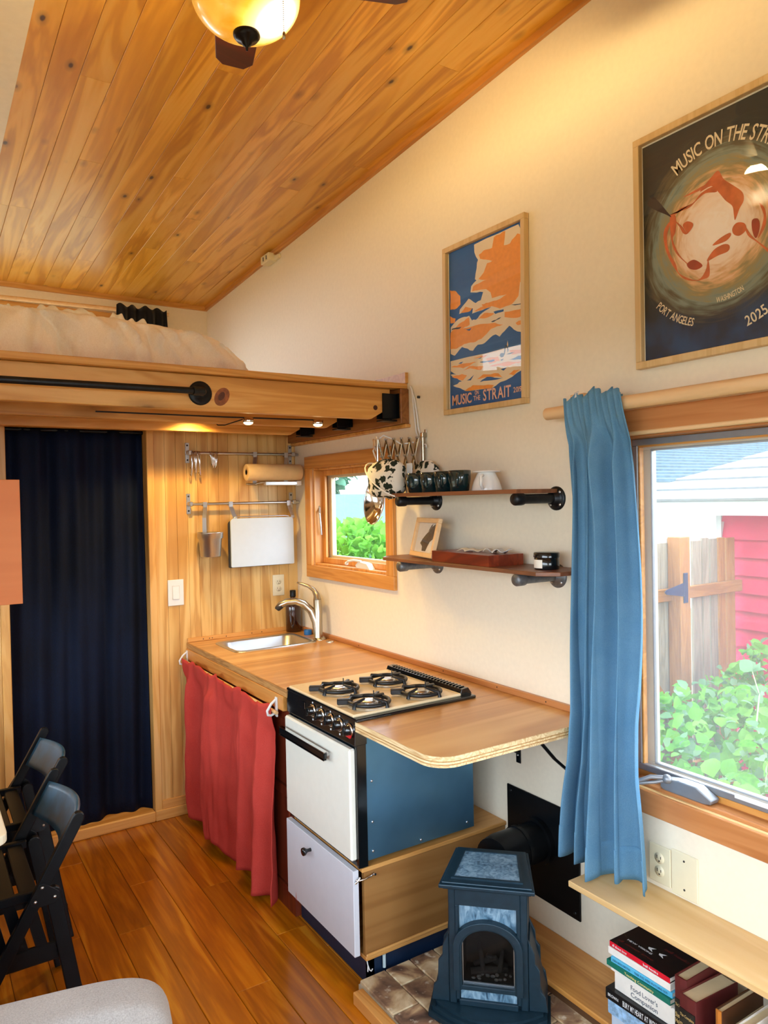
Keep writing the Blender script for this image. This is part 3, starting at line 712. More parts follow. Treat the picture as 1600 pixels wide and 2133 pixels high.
for i, (h, mt) in enumerate(((.007, 'ply_edge'), (.003, 'ply_dark'), (.006, 'ply_edge'), (.003, 'ply_dark'), (.013, 'ply_edge'))):
    build('ply_layer', strip(path, zz+.0002, zz+h, .0032+.0006*(i % 2 == 0)), M[mt], ct); zz += h
build('front_edge', box(-.669, -.665, 2.662, YB-.002, ZB+.004, ZT-.001, .001), M['ply_dark'], ct)
build('apron', box(-.672, -.652, 2.69, YB-.002, .823, ZB, .002), M['trim_y'], ct)
bs = MB(); bs.box(-.016, 0, 1.62, YB-.001, ZT, ZT+.022, .002); build('back_strip', bs, M['rust_trim'], ct)
build('back_strip', box(-.665, -.016, YB-.014, YB-.001, ZT, ZT+.022, .002), M['trim_x'], ct)
nh = MB()
for y in (3.2, 2.5, 2.16, 1.9): nh.cyl((-.0165, y, ZT+.012), (-.016, y, ZT+.012), .003, n=8)
for x in (-.58, -.545, -.53, -.45, -.30, -.24): nh.cyl((x, YB-.0145, ZT+.01), (x, YB-.014, ZT+.01), .003, n=8)
build('nail_holes', nh, M['slot'], ct)
def bracket(y, label):
    T = thing('shelf_bracket', label, 'bracket', (-.01, y, .75))
    build('wall_plate', box(-.006, 0, y-.012, y+.012, .66, ZB-.002, .002), M['black_metal'], T)
    b = MB(); b.box(-.23, -.006, y-.012, y+.012, ZB-.007, ZB-.001, .001)
    b.tube([(-.008, y, .70), (-.05, y, .725), (-.12, y, .785), (-.19, y, .86), (-.205, y, ZB-.004)], .010, 8, flat=.5); build('brace', b, M['black_metal'], T)
    build('screw', MB().lathe([(.004, -.006), (.003, -.0085), (.0002, -.009)], (0, y, .69), 8, 'x'), M['steel'], T)
bracket(2.06, 'black bracket under the counter end, nearer the stove')
bracket(1.76, 'black curved bracket under the counter end behind the blue curtain')
# sink
sk = thing('sink', 'small stainless drop-in sink in the wooden counter', 'sink', (-.33, 3.63, .915))
def rrect(x0, x1, y0, y1, r, z, n=6):
    p = []
    for cx, cy, a0 in ((x1-r, y1-r, 0), (x0+r, y1-r, 90), (x0+r, y0+r, 180), (x1-r, y0+r, 270)):
        for i in range(n): a = R_(a0+90*i/(n-1)); p.append((cx+r*math.cos(a), cy+r*math.sin(a), z))
    return p
ss = MB(); L = [rrect(-.562, -.101, 3.462, 3.798, .045, .9155), rrect(-.560, -.103, 3.464, 3.796, .045, .919), rrect(-.545, -.116, 3.478, 3.782, .05, .920), rrect(-.530, -.128, 3.494, 3.766, .055, .912), rrect(-.505, -.145, 3.52, 3.742, .05, .80), rrect(-.475, -.175, 3.55, 3.712, .04, .778)]
vs = sum(L, []); n = len(L[0]); ss.add(vs, [(i*n+k, i*n+(k+1) % n, (i+1)*n+(k+1) % n, (i+1)*n+k) for i in range(len(L)-1) for k in range(n)], True); ss.add(L[-1], [list(range(n))], True)
build('basin', ss, M['steel'], sk); build('drain', MB().lathe([(.035, .779), (.033, .782), (.02, .780), (.0002, .779)], (-.325, 3.63, 0), 24), M['chrome'], sk)
# faucet
fc = thing('faucet', 'brushed nickel single lever faucet behind the sink', 'faucet', (-.072, 3.53, .915))
build('base_plate', MB().lathe([(.036, .9152), (.036, .919), (.03, .925), (.026, .928)], (-.062, 3.53, 0), 26), M['nickel'], fc)
build('body', MB().tube([(-.072, 3.53, .926), (-.070, 3.532, .99), (-.066, 3.536, 1.06), (-.066, 3.54, 1.10), (-.068, 3.54, 1.13)], [.024, .0225, .022, .0225, .0215], 20), M['nickel'], fc)
build('spout', MB().tube([(-.076, 3.535, .945), (-.080, 3.54, 1.01), (-.098, 3.555, 1.07), (-.132, 3.572, 1.108), (-.172, 3.59, 1.124), (-.215, 3.606, 1.122), (-.248, 3.618, 1.108), (-.262, 3.624, 1.095)], [.020, .021, .0215, .021, .0195, .019, .0185, .014], 20), M['nickel'], fc)
build('spray_tip', MB().tube([(-.245, 3.617, 1.106), (-.262, 3.624, 1.090), (-.266, 3.626, 1.084)], [.0185, .0165, .013], 16), M['slot'], fc)
build('lever', MB().tube([(-.068, 3.54, 1.128), (-.069, 3.545, 1.155), (-.078, 3.56, 1.18), (-.096, 3.585, 1.199), (-.122, 3.62, 1.212), (-.136, 3.64, 1.217)], [.021, .017, .012, .009, .0075, .005], 14), M['nickel'], fc)
build('deck_ring', MB().lathe([(.022, .9152), (.022, .919), (.016, .921), (.0001, .921)], (-.055, 3.43, 0), 20), M['chrome'], fc)
# bottle
bt = thing('soap_bottle', 'dark amber soap bottle in the counter corner behind the faucet', 'bottle', (-.066, 3.845, .915))
build('bottle', MB().lathe([(.0001, .916), (.041, .916), (.044, .921), (.044, 1.055), (.040, 1.08), (.026, 1.098), (.0155, 1.106), (.0145, 1.125), (.0001, 1.126)], (-.066, 3.845, 0), 28), M['amber_bottle'], bt)
build('cap', MB().lathe([(.0175, 1.116), (.0175, 1.148), (.015, 1.152), (.0001, 1.152)], (-.066, 3.845, 0), 20), M['black_metal'], bt)
bc = MB(); bc.lathe([(.021, .9155), (.023, .920), (.021, .926), (.023, .932), (.021, .943), (.0001, .944)], (-.048, 3.70, 0), 22)
single('blue_scrubber', bc, plain('blue_plastic', '#1769b0', .35, var=.1), 'small round bright blue scrubber between bottle and faucet', 'scrubber', loc=(-.048, 3.70, .9155))
# red curtain under the counter
rc = thing('sink_curtain', 'red linen curtain gathered under the counter left of the stove', 'curtain', (-.69, 3.3, .02))
def rcf(u, v):
    y = 3.865-u*1.115; amp = .022+.016*v
    ph_ = u*27+2.0*math.sin(u*6.5+.4)+.7*math.sin(v*2.2+u*5)
    amp *= .75+.6*noise.noise((u*5, .7, v*.8))+.25*v
    x = -.692+amp*math.sin(ph_)-.022*math.exp(-((u-.40+.05*v)/.045)**2)-.020*math.exp(-((u-.80-.03*v)/.05)**2)+.010*noise.noise((u*22, v*3.0, 1.2))+.006*noise.noise((u*40, v*9, 5.2))-.012*math.sin(v*math.pi)-.012*v*u
    z = .842-.009*math.sin(u*24)-.010*u-v*(.805-.018*math.sin(u*17+1)-.010*u)
    y += .014*math.sin(ph_*1.0+1.2)*(1-.3*v)
    if v < .14: k_ = 1-(v/.14)**3; x = x*(1-k_)+k_*(-.6985-.006*(1+math.sin(u*58+2*math.sin(u*11)))); z += .006*math.sin(u*58)*k_
    return (x, y, z)
build('cloth', MB().grid(rcf, 190, 44), M['red'], rc, solid=.003)
rd = thing('curtain_dowel', 'thin dowel with white hooks holding the red curtain', 'curtain rod', (-.685, 3.3, .83))
build('dowel', MB().tube([(-.688, 3.90, .822), (-.688, 2.715, .815)], .0075, 12), M['dowel'], rd)
for y, zq in ((3.885, .822), (2.745, .816)):
    hk = MB(); hk.box(-.679, -.672, y-.009, y+.009, zq-.025, zq+.055, .002); hk.tube([(-.678, y, zq+.045), (-.698, y, zq+.03), (-.716, y, zq+.004), (-.713, y, zq-.012), (-.700, y, zq-.016), (-.684, y, zq-.010)], .0055, 8); build('hook', hk, M['white'], rd)
# cabinet carcass behind the curtain
sc = thing('sink_cabinet', 'dark red-brown cabinet frame hidden behind the red curtain', 'cabinet', (-.3, 3.2, 0))
M['cab'] = wood('cabinet_red', '#3a140a', '#6e2c18', '#84391f', 'z', .4, scale=.8, vary=.05)
build('side_panel', box(-.645, -.02, 2.672, 2.69, 0, .823), M['cab'], sc); build('side_panel', box(-.645, -.02, 3.885, 3.905, 0, .823), M['cab'], sc)
build('face_rail', box(-.645, -.625, 2.69, 3.885, .46, .50), M['cab'], sc); build('face_rail', box(-.645, -.625, 2.69, 3.885, .0, .09), M['cab'], sc); build('face_rail', box(-.645, -.625, 2.69, 3.885, .78, .823), M['cab'], sc)
build('cabinet_door', box(-.64, -.622, 2.72, 3.27, .095, .455, .003), M['cab'], sc); build('cabinet_door', box(-.64, -.622, 3.29, 3.86, .095, .455, .003), M['cab'], sc); build('drawer_front', box(-.64, -.622, 2.72, 3.86, .505, .775, .003), M['cab'], sc)

# ================================================================== RANGE
rg = thing('gas_range', 'cream and black four burner gas range set into the counter', 'stove', (-.4, 2.4, .43))
build('body', box(-.625, -.155, 2.142, 2.655, .43, .905, .002), M['sidesteel'], rg)
sp = MB()
for x, z in ((-.60, .46), (-.60, .56), (-.60, .70), (-.40, .445), (-.19, .455), (-.56, .84)): sp.sphere((x, 2.141, z), (.005, .003, .005), 8, 6)
build('rivet', sp, M['steel'], rg)
build('front_frame', MB().box(-.660, -.622, 2.136, 2.150, .415, .91, .002).box(-.660, -.622, 2.648, 2.661, .415, .91, .002).box(-.655, -.622, 2.15, 2.648, .415, .432).box(-.655, -.626, 2.15, 2.648, .82, .835), M['black_enamel'], rg)
cp = MB(); cp.prism([(-.668, .832), (-.664, .925), (-.62, .925), (-.62, .832)], 'xz', 2.134, 2.662); build('control_panel', cp, M['black_enamel'], rg, bev=.002)
dr = build('oven_door', box(-.682, -.656, 2.148, 2.655, .440, .820, .006), M['enamel'], rg)
hd = MB(); hd.box(-.712, -.696, 2.275, 2.645, .755, .780, .004); hd.m = 1
hd.box(-.7135, -.696, 2.272, 2.648, .7805, .7835, .001); hd.box(-.7135, -.696, 2.272, 2.648, .7515, .7545, .001); hd.box(-.7, -.681, 2.29, 2.305, .76, .776, .002); hd.box(-.7, -.681, 2.615, 2.63, .76, .776, .002); build('door_handle', hd, [M['black_enamel'], M['chrome']], dr)
lb = MB(); lb.box(-.6695, -.667, 2.50, 2.545, .876, .900, .001); lb.m = 1; lb.box(-.6702, -.6694, 2.503, 2.542, .880, .897)
build('badge', lb, [M['chrome'], M['black_enamel']], rg)
M['knob_red'] = plain('red_mark', '#c8262a', .35)
for i, (y, z) in enumerate(((2.437, .885), (2.37, .884), (2.30, .883), (2.235, .882), (2.168, .880))):
    k = build('knob', MB().lathe([(.021, -.666), (.021, -.672), (.017, -.676), (.015, -.690), (.0001, -.690)], (0, y, z), 24, 'x').box(-.697, -.688, y-.004, y+.004, z-.015, z+.015, .002), M['black_enamel'], rg)
    build('bezel', MB().lathe([(.0235, -.667), (.0235, -.6715), (.0205, -.673)], (0, y, z), 28, 'x'), M['chrome'], k)
    mk = MB()
    if i == 4: mk.prism([(y-.024, z-.012), (y-.016, z-.024), (y+.012, z-.022), (y+.010, z-.014)], 'yz', -.6765, -.672)
    else: mk.box(-.6688, -.667, y-.003, y+.003, z-.036, z-.030).box(-.6688, -.667, y-.003, y+.003, z+.027, z+.032)
    build('dial_mark', mk, M['knob_red'] if i == 4 else M['white'], k)
# cooktop
cp = MB(); cp.box(-.668, -.150, 2.122, 2.662, .915, .926, .003); build('cooktop_rim', cp, M['black_enamel'], rg)
cp = MB(); cp.box(-.668, -.205, 2.140, 2.640, .926, .937, .004); build('cooktop', cp, M['almond'], rg)
vt = MB(); vt.prism([(-.205, .926), (-.196, .948), (-.165, .951), (-.150, .930), (-.150, .926)], 'xz', 2.15, 2.655)
for i in range(24): y = 2.17+i*.0195; vt.box(-.192, -.168, y, y+.008, .950, .9535)
build('rear_vent', vt, M['black_enamel'], rg, bev=.001)
for bx, by in ((-.555, 2.44), (-.560, 2.215), (-.335, 2.44), (-.335, 2.215)):
    bn = build('burner_bowl', MB().lathe([(.078, .9375), (.074, .939), (.05, .936), (.045, .931), (.0001, .9305)], (bx, by, .0008), 32), M['slot'] if False else M['almond'], rg)
    build('burner_base', MB().lathe([(.050, .9385), (.047, .9395), (.0001, .9395)], (bx, by, 0), 26), M['slot'], bn)
    bh = MB(); bh.lathe([(.030, .938), (.032, .946), (.030, .953), (.020, .957), (.012, .955), (.0001, .955)], (bx, by, 0), 24)
    for j in range(16): a = j*math.pi/8; bh.box(bx+.030*math.cos(a)-.002, bx+.030*math.cos(a)+.002, by+.030*math.sin(a)-.002, by+.030*math.sin(a)+.002, .941, .951)
    build('burner_head', bh, M['steel'], bn)
    g = MB(); N = 26
    ring = [(bx+.072*math.cos(R_(-195+330*i/N)), by+.072*math.sin(R_(-195+330*i/N)), .952) for i in range(N+1)]
    g.tube(ring, .0075, 8)
    for a in (20, 110, 200, 290):
        c, s_ = math.cos(R_(a)), math.sin(R_(a)); g.tube([(bx+.082*c, by+.082*s_, .940), (bx+.080*c, by+.080*s_, .957), (bx+.025*c, by+.025*s_, .965)], [.0075, .007, .004], 8)
    c, s_ = math.cos(R_(150)), math.sin(R_(150)); g.M = Matrix.Translation((bx, by, 0)) @ Matrix.Rotation(R_(150), 4, 'Z')
    g.box(.062, .112, -.011, .011, .942, .962, .003); g.M = Matrix.Translation((bx, by, 0)) @ Matrix.Rotation(R_(40), 4, 'Z'); g.box(.066, .105, -.006, .006, .944, .960, .002); g.M = None
    g.tube([(bx+.02, by, .958), (bx+.02, by, .985)], .0022, 6)
    build('grate', g, M['black_glass'], rg)
# plywood box under the range
bx_ = thing('plywood_cabinet', 'low plywood cabinet under the range with white front door', 'cabinet', (-.33, 2.4, .1))
build('side_panel', box(-.638, -.002, 2.142, 2.158, .108, .398, .001), M['ply_box'], bx_); build('side_panel', box(-.638, -.002, 2.64, 2.656, .108, .398, .001), M['ply_box'], bx_)
build('top_panel', box(-.648, -.002, 2.136, 2.660, .398, .413, .002), M['trim_x'], bx_)
build('bottom_panel', MB().box(-.64, -.002, 2.136, 2.660, .094, .108, .002).box(-.638, -.002, 2.132, 2.142, .108, .118, .003), M['trim_x'], bx_)
dd = build('cabinet_door', box(-.678, -.656, 2.146, 2.668, .115, .408, .002), M['white_paint'], bx_)
build('door_knob', MB().lathe([(.007, -.678), (.006, -.690), (.008, -.696), (.015, -.704), (.014, -.712), (.0001, -.714)], (0, 2.46, .362), 20, 'x'), M['black_enamel'], dd)
chp = MB(); chp.prism([(2.60, .1155), (2.595, .145), (2.59, .118), (2.58, .1155)], 'yz', -.6785, -.678); build('paint_chip', chp, plain('chip_pink', '#c98a88', .6), dd)
lt = MB(); lt.tube([(-.668, 2.145, .378), (-.660, 2.138, .376), (-.64, 2.134, .378), (-.615, 2.134, .382), (-.602, 2.136, .386), (-.597, 2.138, .380)], .0032, 8); lt.tube([(-.672, 2.142, .368), (-.664, 2.136, .378), (-.656, 2.138, .386)], .0035, 8); lt.cyl((-.6, 2.142, .384), (-.6, 2.13, .384), .0045, n=10); build('hook_latch', lt, M['chrome'], bx_)
lt = MB(); lt.tube([(-.635, 2.139, .095), (-.634, 2.135, .08), (-.637, 2.132, .062)], .0022, 6); lt.tube([(-.634, 2.135, .08), (-.630, 2.132, .066), (-.624, 2.131, .060), (-.618, 2.132, .066)], .0022, 6); build('lower_hook', lt, M['white'], bx_)
build('toe_kick', MB().box(-.625, -.60, 2.150, 2.66, 0, .094).box(-.625, -.02, 2.150, 2.165, 0, .094), M['navy_paint'], bx_)
gp = MB(); gp.tube([(-.567, 2.138, .0502), (-.567, 2.138, .094)], .006, 10)
single('gas_tube', gp, plain('clear_tube', '#b9cfd6', .15, var=.05, coat=.4), 'short clear tube standing between tiles and plywood cabinet', 'tube', loc=(-.567, 2.138, .0502))

# ================================================================== HEARTH AND GAS STOVE
M['tile_a'] = NT('brick_tile'); _t = M['tile_a']; _v = _t.coords((1, 1, 1)); _f = _t.noise(_v, 9, 5, .6); _g = _t.noise(_v, 34, 4)
_c = _t.ramp(_f, [(.30, '#3c2c24'), (.43, '#7a5c46'), (.52, '#ac906c'), (.64, '#d2c2a0')]); _c = _t.mix(_c, '#d2c8b4', _t.ramp(_g, [(.60, (0,0,0)), (.72, (.8,.8,.8))]))
_h = _t.node('HueSaturation'); _t.link(_c, _h.inputs['Color']); _t.link(_t.math('MULTIPLY_ADD', _t.oi.outputs['Random'], 1.0, .55), _h.inputs['Value']); _t.bump(_g, .4, .003)
M['tile_a'] = _t.base(_h.outputs[0], .7)
M['grout'] = plain('grout', '#b9ab93', .9, var=.1)
ht = thing('hearth', 'low tiled hearth platform under the small blue stove', 'hearth', (-.33, 1.5, 0))
build('base', box(-.676, -.002, .9, 2.128, 0, .036), M['grout'], ht)
build('wood_edging', box(-.716, -.678, .9, 2.098, 0, .042, .003), M['trim_y'], ht)
for r in range(7):
    xa = -.672+.1015*r; xb = min(xa+.0985, -.003); y = 2.126 if r % 2 == 0 else 2.126+.102
    if xb-xa < .02: continue
    while y > .92:
        y1 = min(y, 2.126); y0 = max(y-.201, .905)
        if y1-y0 > .02: build('tile', box(xa, xb, y0, y1, .036, .0495+.0008*random.random(), .003), M['tile_a'], ht)
        y -= .204
M['stone'] = NT('blue_stone'); _t = M['stone']; _v = _t.coords((1, 1, .45)); _f = _t.noise(_v, 55, 5, 1.2); _g = _t.noise(_v, 16, 3)
M['stone'] = _t.base(_t.ramp(_t.math('MULTIPLY_ADD', _g, .35, _t.math('MULTIPLY', _f, .65)), [(.36, '#28445a'), (.47, '#5d8098'), (.60, '#8aa8bc')]), .35)
FP = thing('gas_stove', 'small blue cast iron gas stove with stone panels on the hearth', 'stove', (-.375, 1.804, .051), R_(-45))
# local frame: -y is the front; width along x
def A(n, m, mat, par=None, **k): return build(n, m, mat, par or FP, local=True, **k)
m = MB()
for z0, z1, g in ((0, .014, .0), (.014, .026, .010), (.026, .034, .022)):
    p = [(-.186+g, .03), (-.186+g, -.11+g*.3)]
    for i in range(13): t = -1+2*i/12; p.append(((.186-g)*t, -.178+.068*t*t+g))
    p += [(.186-g, .03)]
    m.prism(p, 'xy', z0, z1)
A('pedestal', m, M['iron'])
body = MB(); body.box(-.121, -.098, -.088, .11, .034, .40, .003); body.box(.098, .121, -.088, .11, .034, .40, .003); body.box(-.10, .10, .09, .11, .034, .40); body.box(-.10, .10, -.075, .10, .034, .05); body.box(-.10, .10, -.075, .10, .36, .40)
A('body', body, M['iron'])
# flared side wings
for s in (-1, 1):
    w = MB(); pr = [(.122, .034), (.178, .034), (.172, .08), (.158, .097), (.156, .16), (.143, .178), (.141, .21), (.128, .238), (.122, .25)]
    w.prism([(s*a, b) for a, b in pr], 'xz', -.082, -.070); w.prism([(s*a, b) for a, b in pr], 'xz', .045, .057)
    w.hexa([(s*.15, -.075, .034), (s*.178, -.075, .034), (s*.178, .05, .034), (s*.15, .05, .034)], [(s*.121, -.075, .235), (s*.126, -.075, .235), (s*.126, .05, .235), (s*.121, .05, .235)])
    A('side_wing', w, M['iron'], bev=.002)
# front face with arched opening
def arch(r, hgt, n=18): return [(r*math.cos(math.pi*i/n), hgt+r*.74*math.sin(math.pi*i/n)) for i in range(n+1)]
fr_ = MB()
def archband(mb, w0, w1, zb, zs0, k0, zs1, k1, ya, yb, n=22):
    a = [(w0, zb)]+[(w0*math.cos(math.pi*i/n), zs0+k0*math.sin(math.pi*i/n)) for i in range(n+1)]+[(-w0, zb)]
    b = [(w1, zb)]+[(w1*math.cos(math.pi*i/n), zs1+k1*math.sin(math.pi*i/n)) for i in range(n+1)]+[(-w1, zb)]
    N = len(a); vs = [(x, ya, z) for x, z in a]+[(x, ya, z) for x, z in b]+[(x, yb, z) for x, z in a]+[(x, yb, z) for x, z in b]; fs = []
    for i in range(N-1): fs += [(i, i+1, N+i+1, N+i), (2*N+i, 3*N+i, 3*N+i+1, 2*N+i+1), (i, 2*N+i, 2*N+i+1, i+1), (N+i, N+i+1, 3*N+i+1, 3*N+i)]
    fs += [(0, N, 3*N, 2*N), (N-1, 3*N-1, 4*N-1, 2*N-1)]
    mb.add(vs, fs)
archband(fr_, .086, .106, .085, .215, .068, .222, .082, -.106, -.080); archband(fr_, .081, .088, .085, .213, .064, .216, .070, -.100, -.080)
A('arch_surround', fr_, M['iron'], bev=.002)
fm = MB(); fm.box(-.100, .100, -.092, -.078, .345, .40, .002); fm.box(-.10, -.088, -.092, -.078, .05, .345, .002); fm.box(.088, .10, -.092, -.078, .05, .345, .002); fm.box(-.09, .09, -.098, -.076, .085, .100, .002); fm.box(-.09, .09, -.094, -.078, .034, .052, .002)
A('front_frame', fm, M['iron'])
pn = MB(); pz = [(-.0875, .345)]+[(.0875-.175*i/16, .0) for i in range(0)]
N = 20; up_ = [(-.0875+.175*i/N) for i in range(N+1)]
vs = []; fs = []
for x in up_:
    zb = .222+.080*math.sqrt(max(0, 1-(x/.105)**2)); vs += [(x, -.082, zb), (x, -.082, .347), (x, -.070, zb), (x, -.070, .347)]
for i in range(N): a = 4*i; b = a+4; fs += [(a, b, b+1, a+1), (a+2, a+3, b+3, b+2), (a, a+2, b+2, b), (a+1, b+1, b+3, a+3)]
pn.add(vs, fs); A('stone_panel', pn, M['stone'])
A('stone_panel', box(-.086, .086, -.084, -.076, .052, .085), M['stone'])
# firebox
fb = MB(); fb.box(-.085, .085, .03, .04, .09, .30); fb.box(-.085, -.08, -.075, .04, .09, .30); fb.box(.08, .085, -.075, .04, .09, .30); fb.box(-.085, .085, -.075, .04, .088, .095); fb.box(-.085, .085, -.075, .04, .295, .30)
A('firebox', fb, M['slot'])
M['log'] = plain('ceramic_log', '#2b2724', .9, var=.4, scale=60); M['ember'] = plain('grey_ember', '#6f6b67', .9, var=.3, scale=60)
lg_ = MB()
for p, q, r in (((-.06, -.03, .105), (.055, -.01, .11), .011), ((-.05, .0, .112), (.02, -.02, .15), .009), ((.05, .0, .112), (-.01, -.02, .155), .009), ((-.02, -.03, .11), (-.035, .0, .18), .007), ((.03, -.03, .11), (.04, 0, .165), .007)): lg_.tube([p, [(a+b)/2 for a, b in zip(p, q)], q], [r, r*1.1, r*.7], 8)
A('fire_log', lg_, M['log'])
em = MB()
for i in range(16): em.sphere((random.uniform(-.065, .065), random.uniform(-.055, -.02), .099), (random.uniform(.004, .009), .005, random.uniform(.003, .006)), 7, 5)
A('ember_pieces', em, M['ember'], kind='stuff')
A('fire_glass', box(-.08, .08, -.0785, -.0765, .10, .29), M['fire_glass'])
gd = MB(); gd.box(-.079, .079, -.0815, -.079, .100, .104); gd.box(-.0795, -.0775, -.0815, -.079, .104, .24); gd.box(.0775, .0795, -.0815, -.079, .104, .24); A('glass_trim', gd, M['steel'])
# top plate
tp = MB()
def trap(f, b, y0, y1): return [(-f, y0), (f, y0), (b, y1), (-b, y1)]
tp.prism(trap(.135, .112, -.108, .125), 'xy', .400, .408); tp.prism(trap(.146, .121, -.120, .132), 'xy', .408, .420); tp.prism(trap(.138, .114, -.112, .125), 'xy', .420, .426)
A('top_plate', tp, M['iron'], bev=.003)
A('top_stone', MB().prism(trap(.102, .085, -.082, .090), 'xy', .426, .4285), M['stone'])
tf = MB()
o, i_ = trap(.110, .092, -.090, .098), trap(.101, .084, -.081, .089)
vs = [(x, y, .426) for x, y in o]+[(x, y, .426) for x, y in i_]+[(x, y, .4315) for x, y in o]+[(x, y, .4315) for x, y in i_]
tf.add(vs, [f for k in range(4) for f in ((8+k, 8+(k+1) % 4, 12+(k+1) % 4, 12+k), (k, (k+1) % 4, 8+(k+1) % 4, 8+k), (4+k, 12+k, 12+(k+1) % 4, 4+(k+1) % 4))])
A('stone_border', tf, M['iron'])
gr = MB()
for i in range(10): gr.box(-.09+i*.019, -.078+i*.019, .128, .16, .392, .405)
gr.box(-.1, .1, .11, .17, .34, .392); A('rear_grille', gr, M['iron'])
# flue and wall plate
fp = thing('vent_pipe', 'black flue pipe from the blue stove to the wall plate', 'pipe', (-.12, 1.96, .40))
build('pipe', MB().tube([(-.243, 1.936, .415), (-.20, 1.947, .415), (-.10, 1.955, .41), (-.009, 1.955, .41)], [.068, .070, .070, .070], 28), M['black_metal'], fp)
build('collar', MB().tube([(-.115, 1.955, .41), (-.10, 1.955, .41)], .0745, 28).tube([(-.03, 1.955, .41), (-.009, 1.955, .41)], .082, 28), M['black_metal'], fp)
vp = thing('vent_plate', 'large black square metal plate on the wall behind the stove', 'plate', (-.004, 1.94, .2))
build('plate', box(-.009, -.0015, 1.762, 2.122, .198, .565, .002), M['black_metal'], vp)
for y in (1.785, 2.10):
    for z in (.22, .545): build('screw', MB().lathe([(.006, -.009), (.004, -.012), (.0001, -.0125)], (0, y, z), 10, 'x'), M['black_metal'], vp)

# ================================================================== RIGHT WALL: SHELVES, PICTURES, LAMP
def pipe_shelf(z, y0, y1, ys, mat, pmat, label, clip=.0):
    T = thing('wall_shelf', label, 'shelf', (-.1, (y0+y1)/2, z))
    c = clip; p = [(-.004, y0), (-.20+c, y0), (-.20, y0+c*1.2+.0001), (-.20, y1-c), (-.20+c, y1), (-.004, y1)]
    build('board', MB().prism(p, 'xy', z, z+.014), mat, T, bev=.002)
    for y in ys:
        zz = z-.0195
        f = build('pipe_flange', MB().lathe([(.042, 0), (.042, -.005), (.034, -.008), (.023, -.010), (.022, -.026), (.0001, -.026)], (0, y, zz), 28, 'x'), pmat, T)
        for a in (45, 135, 225, 315): build('screw', MB().lathe([(.0055, -.0085), (.004, -.011), (.0001, -.0112)], (0, y+.031*math.cos(R_(a)), zz+.031*math.sin(R_(a))), 10, 'x'), M['steel'], f)
        build('pipe', MB().tube([(-.02, y, zz), (-.185, y, zz)], .0165, 18), pmat, T)
        build('end_cap', MB().lathe([(.0205, -.162), (.0215, -.168), (.0215, -.196), (.018, -.202), (.0001, -.203)], (0, y, zz), 20, 'x'), pmat, T)
    return T
S1Z, S2Z = 1.6685, 1.398
pipe_shelf(S1Z, 1.835, 2.62, (1.846, 2.545), M['shelf_wood'], M['pipe'], 'upper wooden wall shelf on black pipe brackets', .0)
pipe_shelf(S2Z, 1.69, 2.72, (1.846, 2.545), M['shelf_wood'], M['galv'], 'lower wooden wall shelf on grey pipe brackets', .05)
ST1, ST2 = S1Z+.0145, S2Z+.0145
# mugs
mg = thing('mug', 'dark green glazed mug in the row on the upper shelf', 'mug', (0, 0, 0), group='dark green mugs on the upper shelf')
build('cup', MB().lathe([(.0001, 0), (.033, 0), (.036, .003), (.043, .045), (.044, .078), (.0425, .0795), (.0405, .078), (.039, .045), (.032, .006), (.0001, .006)], (0, 0, 0), 28), M['mug'], mg, local=True)
build('handle', MB().tube([(.038, 0, .064), (.058, 0, .066), (.070, 0, .050), (.066, 0, .028), (.052, 0, .016), (.038, 0, .018)], .0055, 8), M['mug'], mg, local=True)
for i, y in enumerate((2.49, 2.397, 2.304, 2.212)):
    t = mg if i == 0 else dup(mg); t.location = (-.138, y, ST1); t.rotation_euler = (0, 0, R_(200+8*i))
for o, lb in zip([x for x in bpy.data.objects if x.name.split('.')[0] == 'mug'], ('dark green mug on the upper shelf, touching the leaf print cloth bundle', 'dark green mug on the upper shelf, second from the cloth bundle', 'dark green mug on the upper shelf, second from the white dripper', 'dark green mug on the upper shelf, touching the white dripper')): o['label'] = lb
wp = thing('ceramic_dripper', 'white ceramic coffee dripper standing upside down beside the mugs', 'dripper', (-.10, 2.10, ST1))
build('cone', MB().lathe([(.056, 0), (.057, .004), (.048, .035), (.034, .062), (.030, .070), (.0001, .070)], (-.10, 2.10, ST1), 28), M['white_glaze'], wp)
build('flange', MB().lathe([(.030, .066), (.052, .068), (.053, .071), (.050, .073), (.0001, .073)], (-.10, 2.10, ST1), 28), M['white_glaze'], wp)
build('handle', MB().tube([(-.14, 2.075, ST1+.056), (-.165, 2.055, ST1+.05), (-.165, 2.055, ST1+.02), (-.150, 2.065, ST1+.008)], .006, 8), M['white_glaze'], wp)
# leaf print bundle
_t = NT('leaf_print'); _v = _t.coords((1, 1, 1), rnd=False); _w = _t.noise(_v, 60, 2)
_vo = _t.node('TexVoronoi'); _vo.inputs['Scale'].default_value = 30; _vm = _t.node('VectorMath', operation='ADD'); _t.link(_v, _vm.inputs[0])
_cb = _t.node('CombineXYZ'); _q = _t.math('MULTIPLY', _w, .035); _t.link(_q, _cb.inputs[0]); _t.link(_t.math('MULTIPLY', _t.noise(_v, 45, 2), .035), _cb.inputs[1]); _t.link(_q, _cb.inputs[2]); _t.link(_cb.outputs[0], _vm.inputs[1]); _t.link(_vm.outputs[0], _vo.inputs['Vector'])
M['leaf'] = _t.base(_t.ramp(_vo.outputs['Distance'], [(.43, '#262d22'), (.48, '#ddd8cb')], 'LINEAR'), .9, 0, .2)
bn = thing('cloth_bundle', 'puffy white pouch with dark leaf print at the shelf end', 'pouch', (-.13, 2.60, ST1))
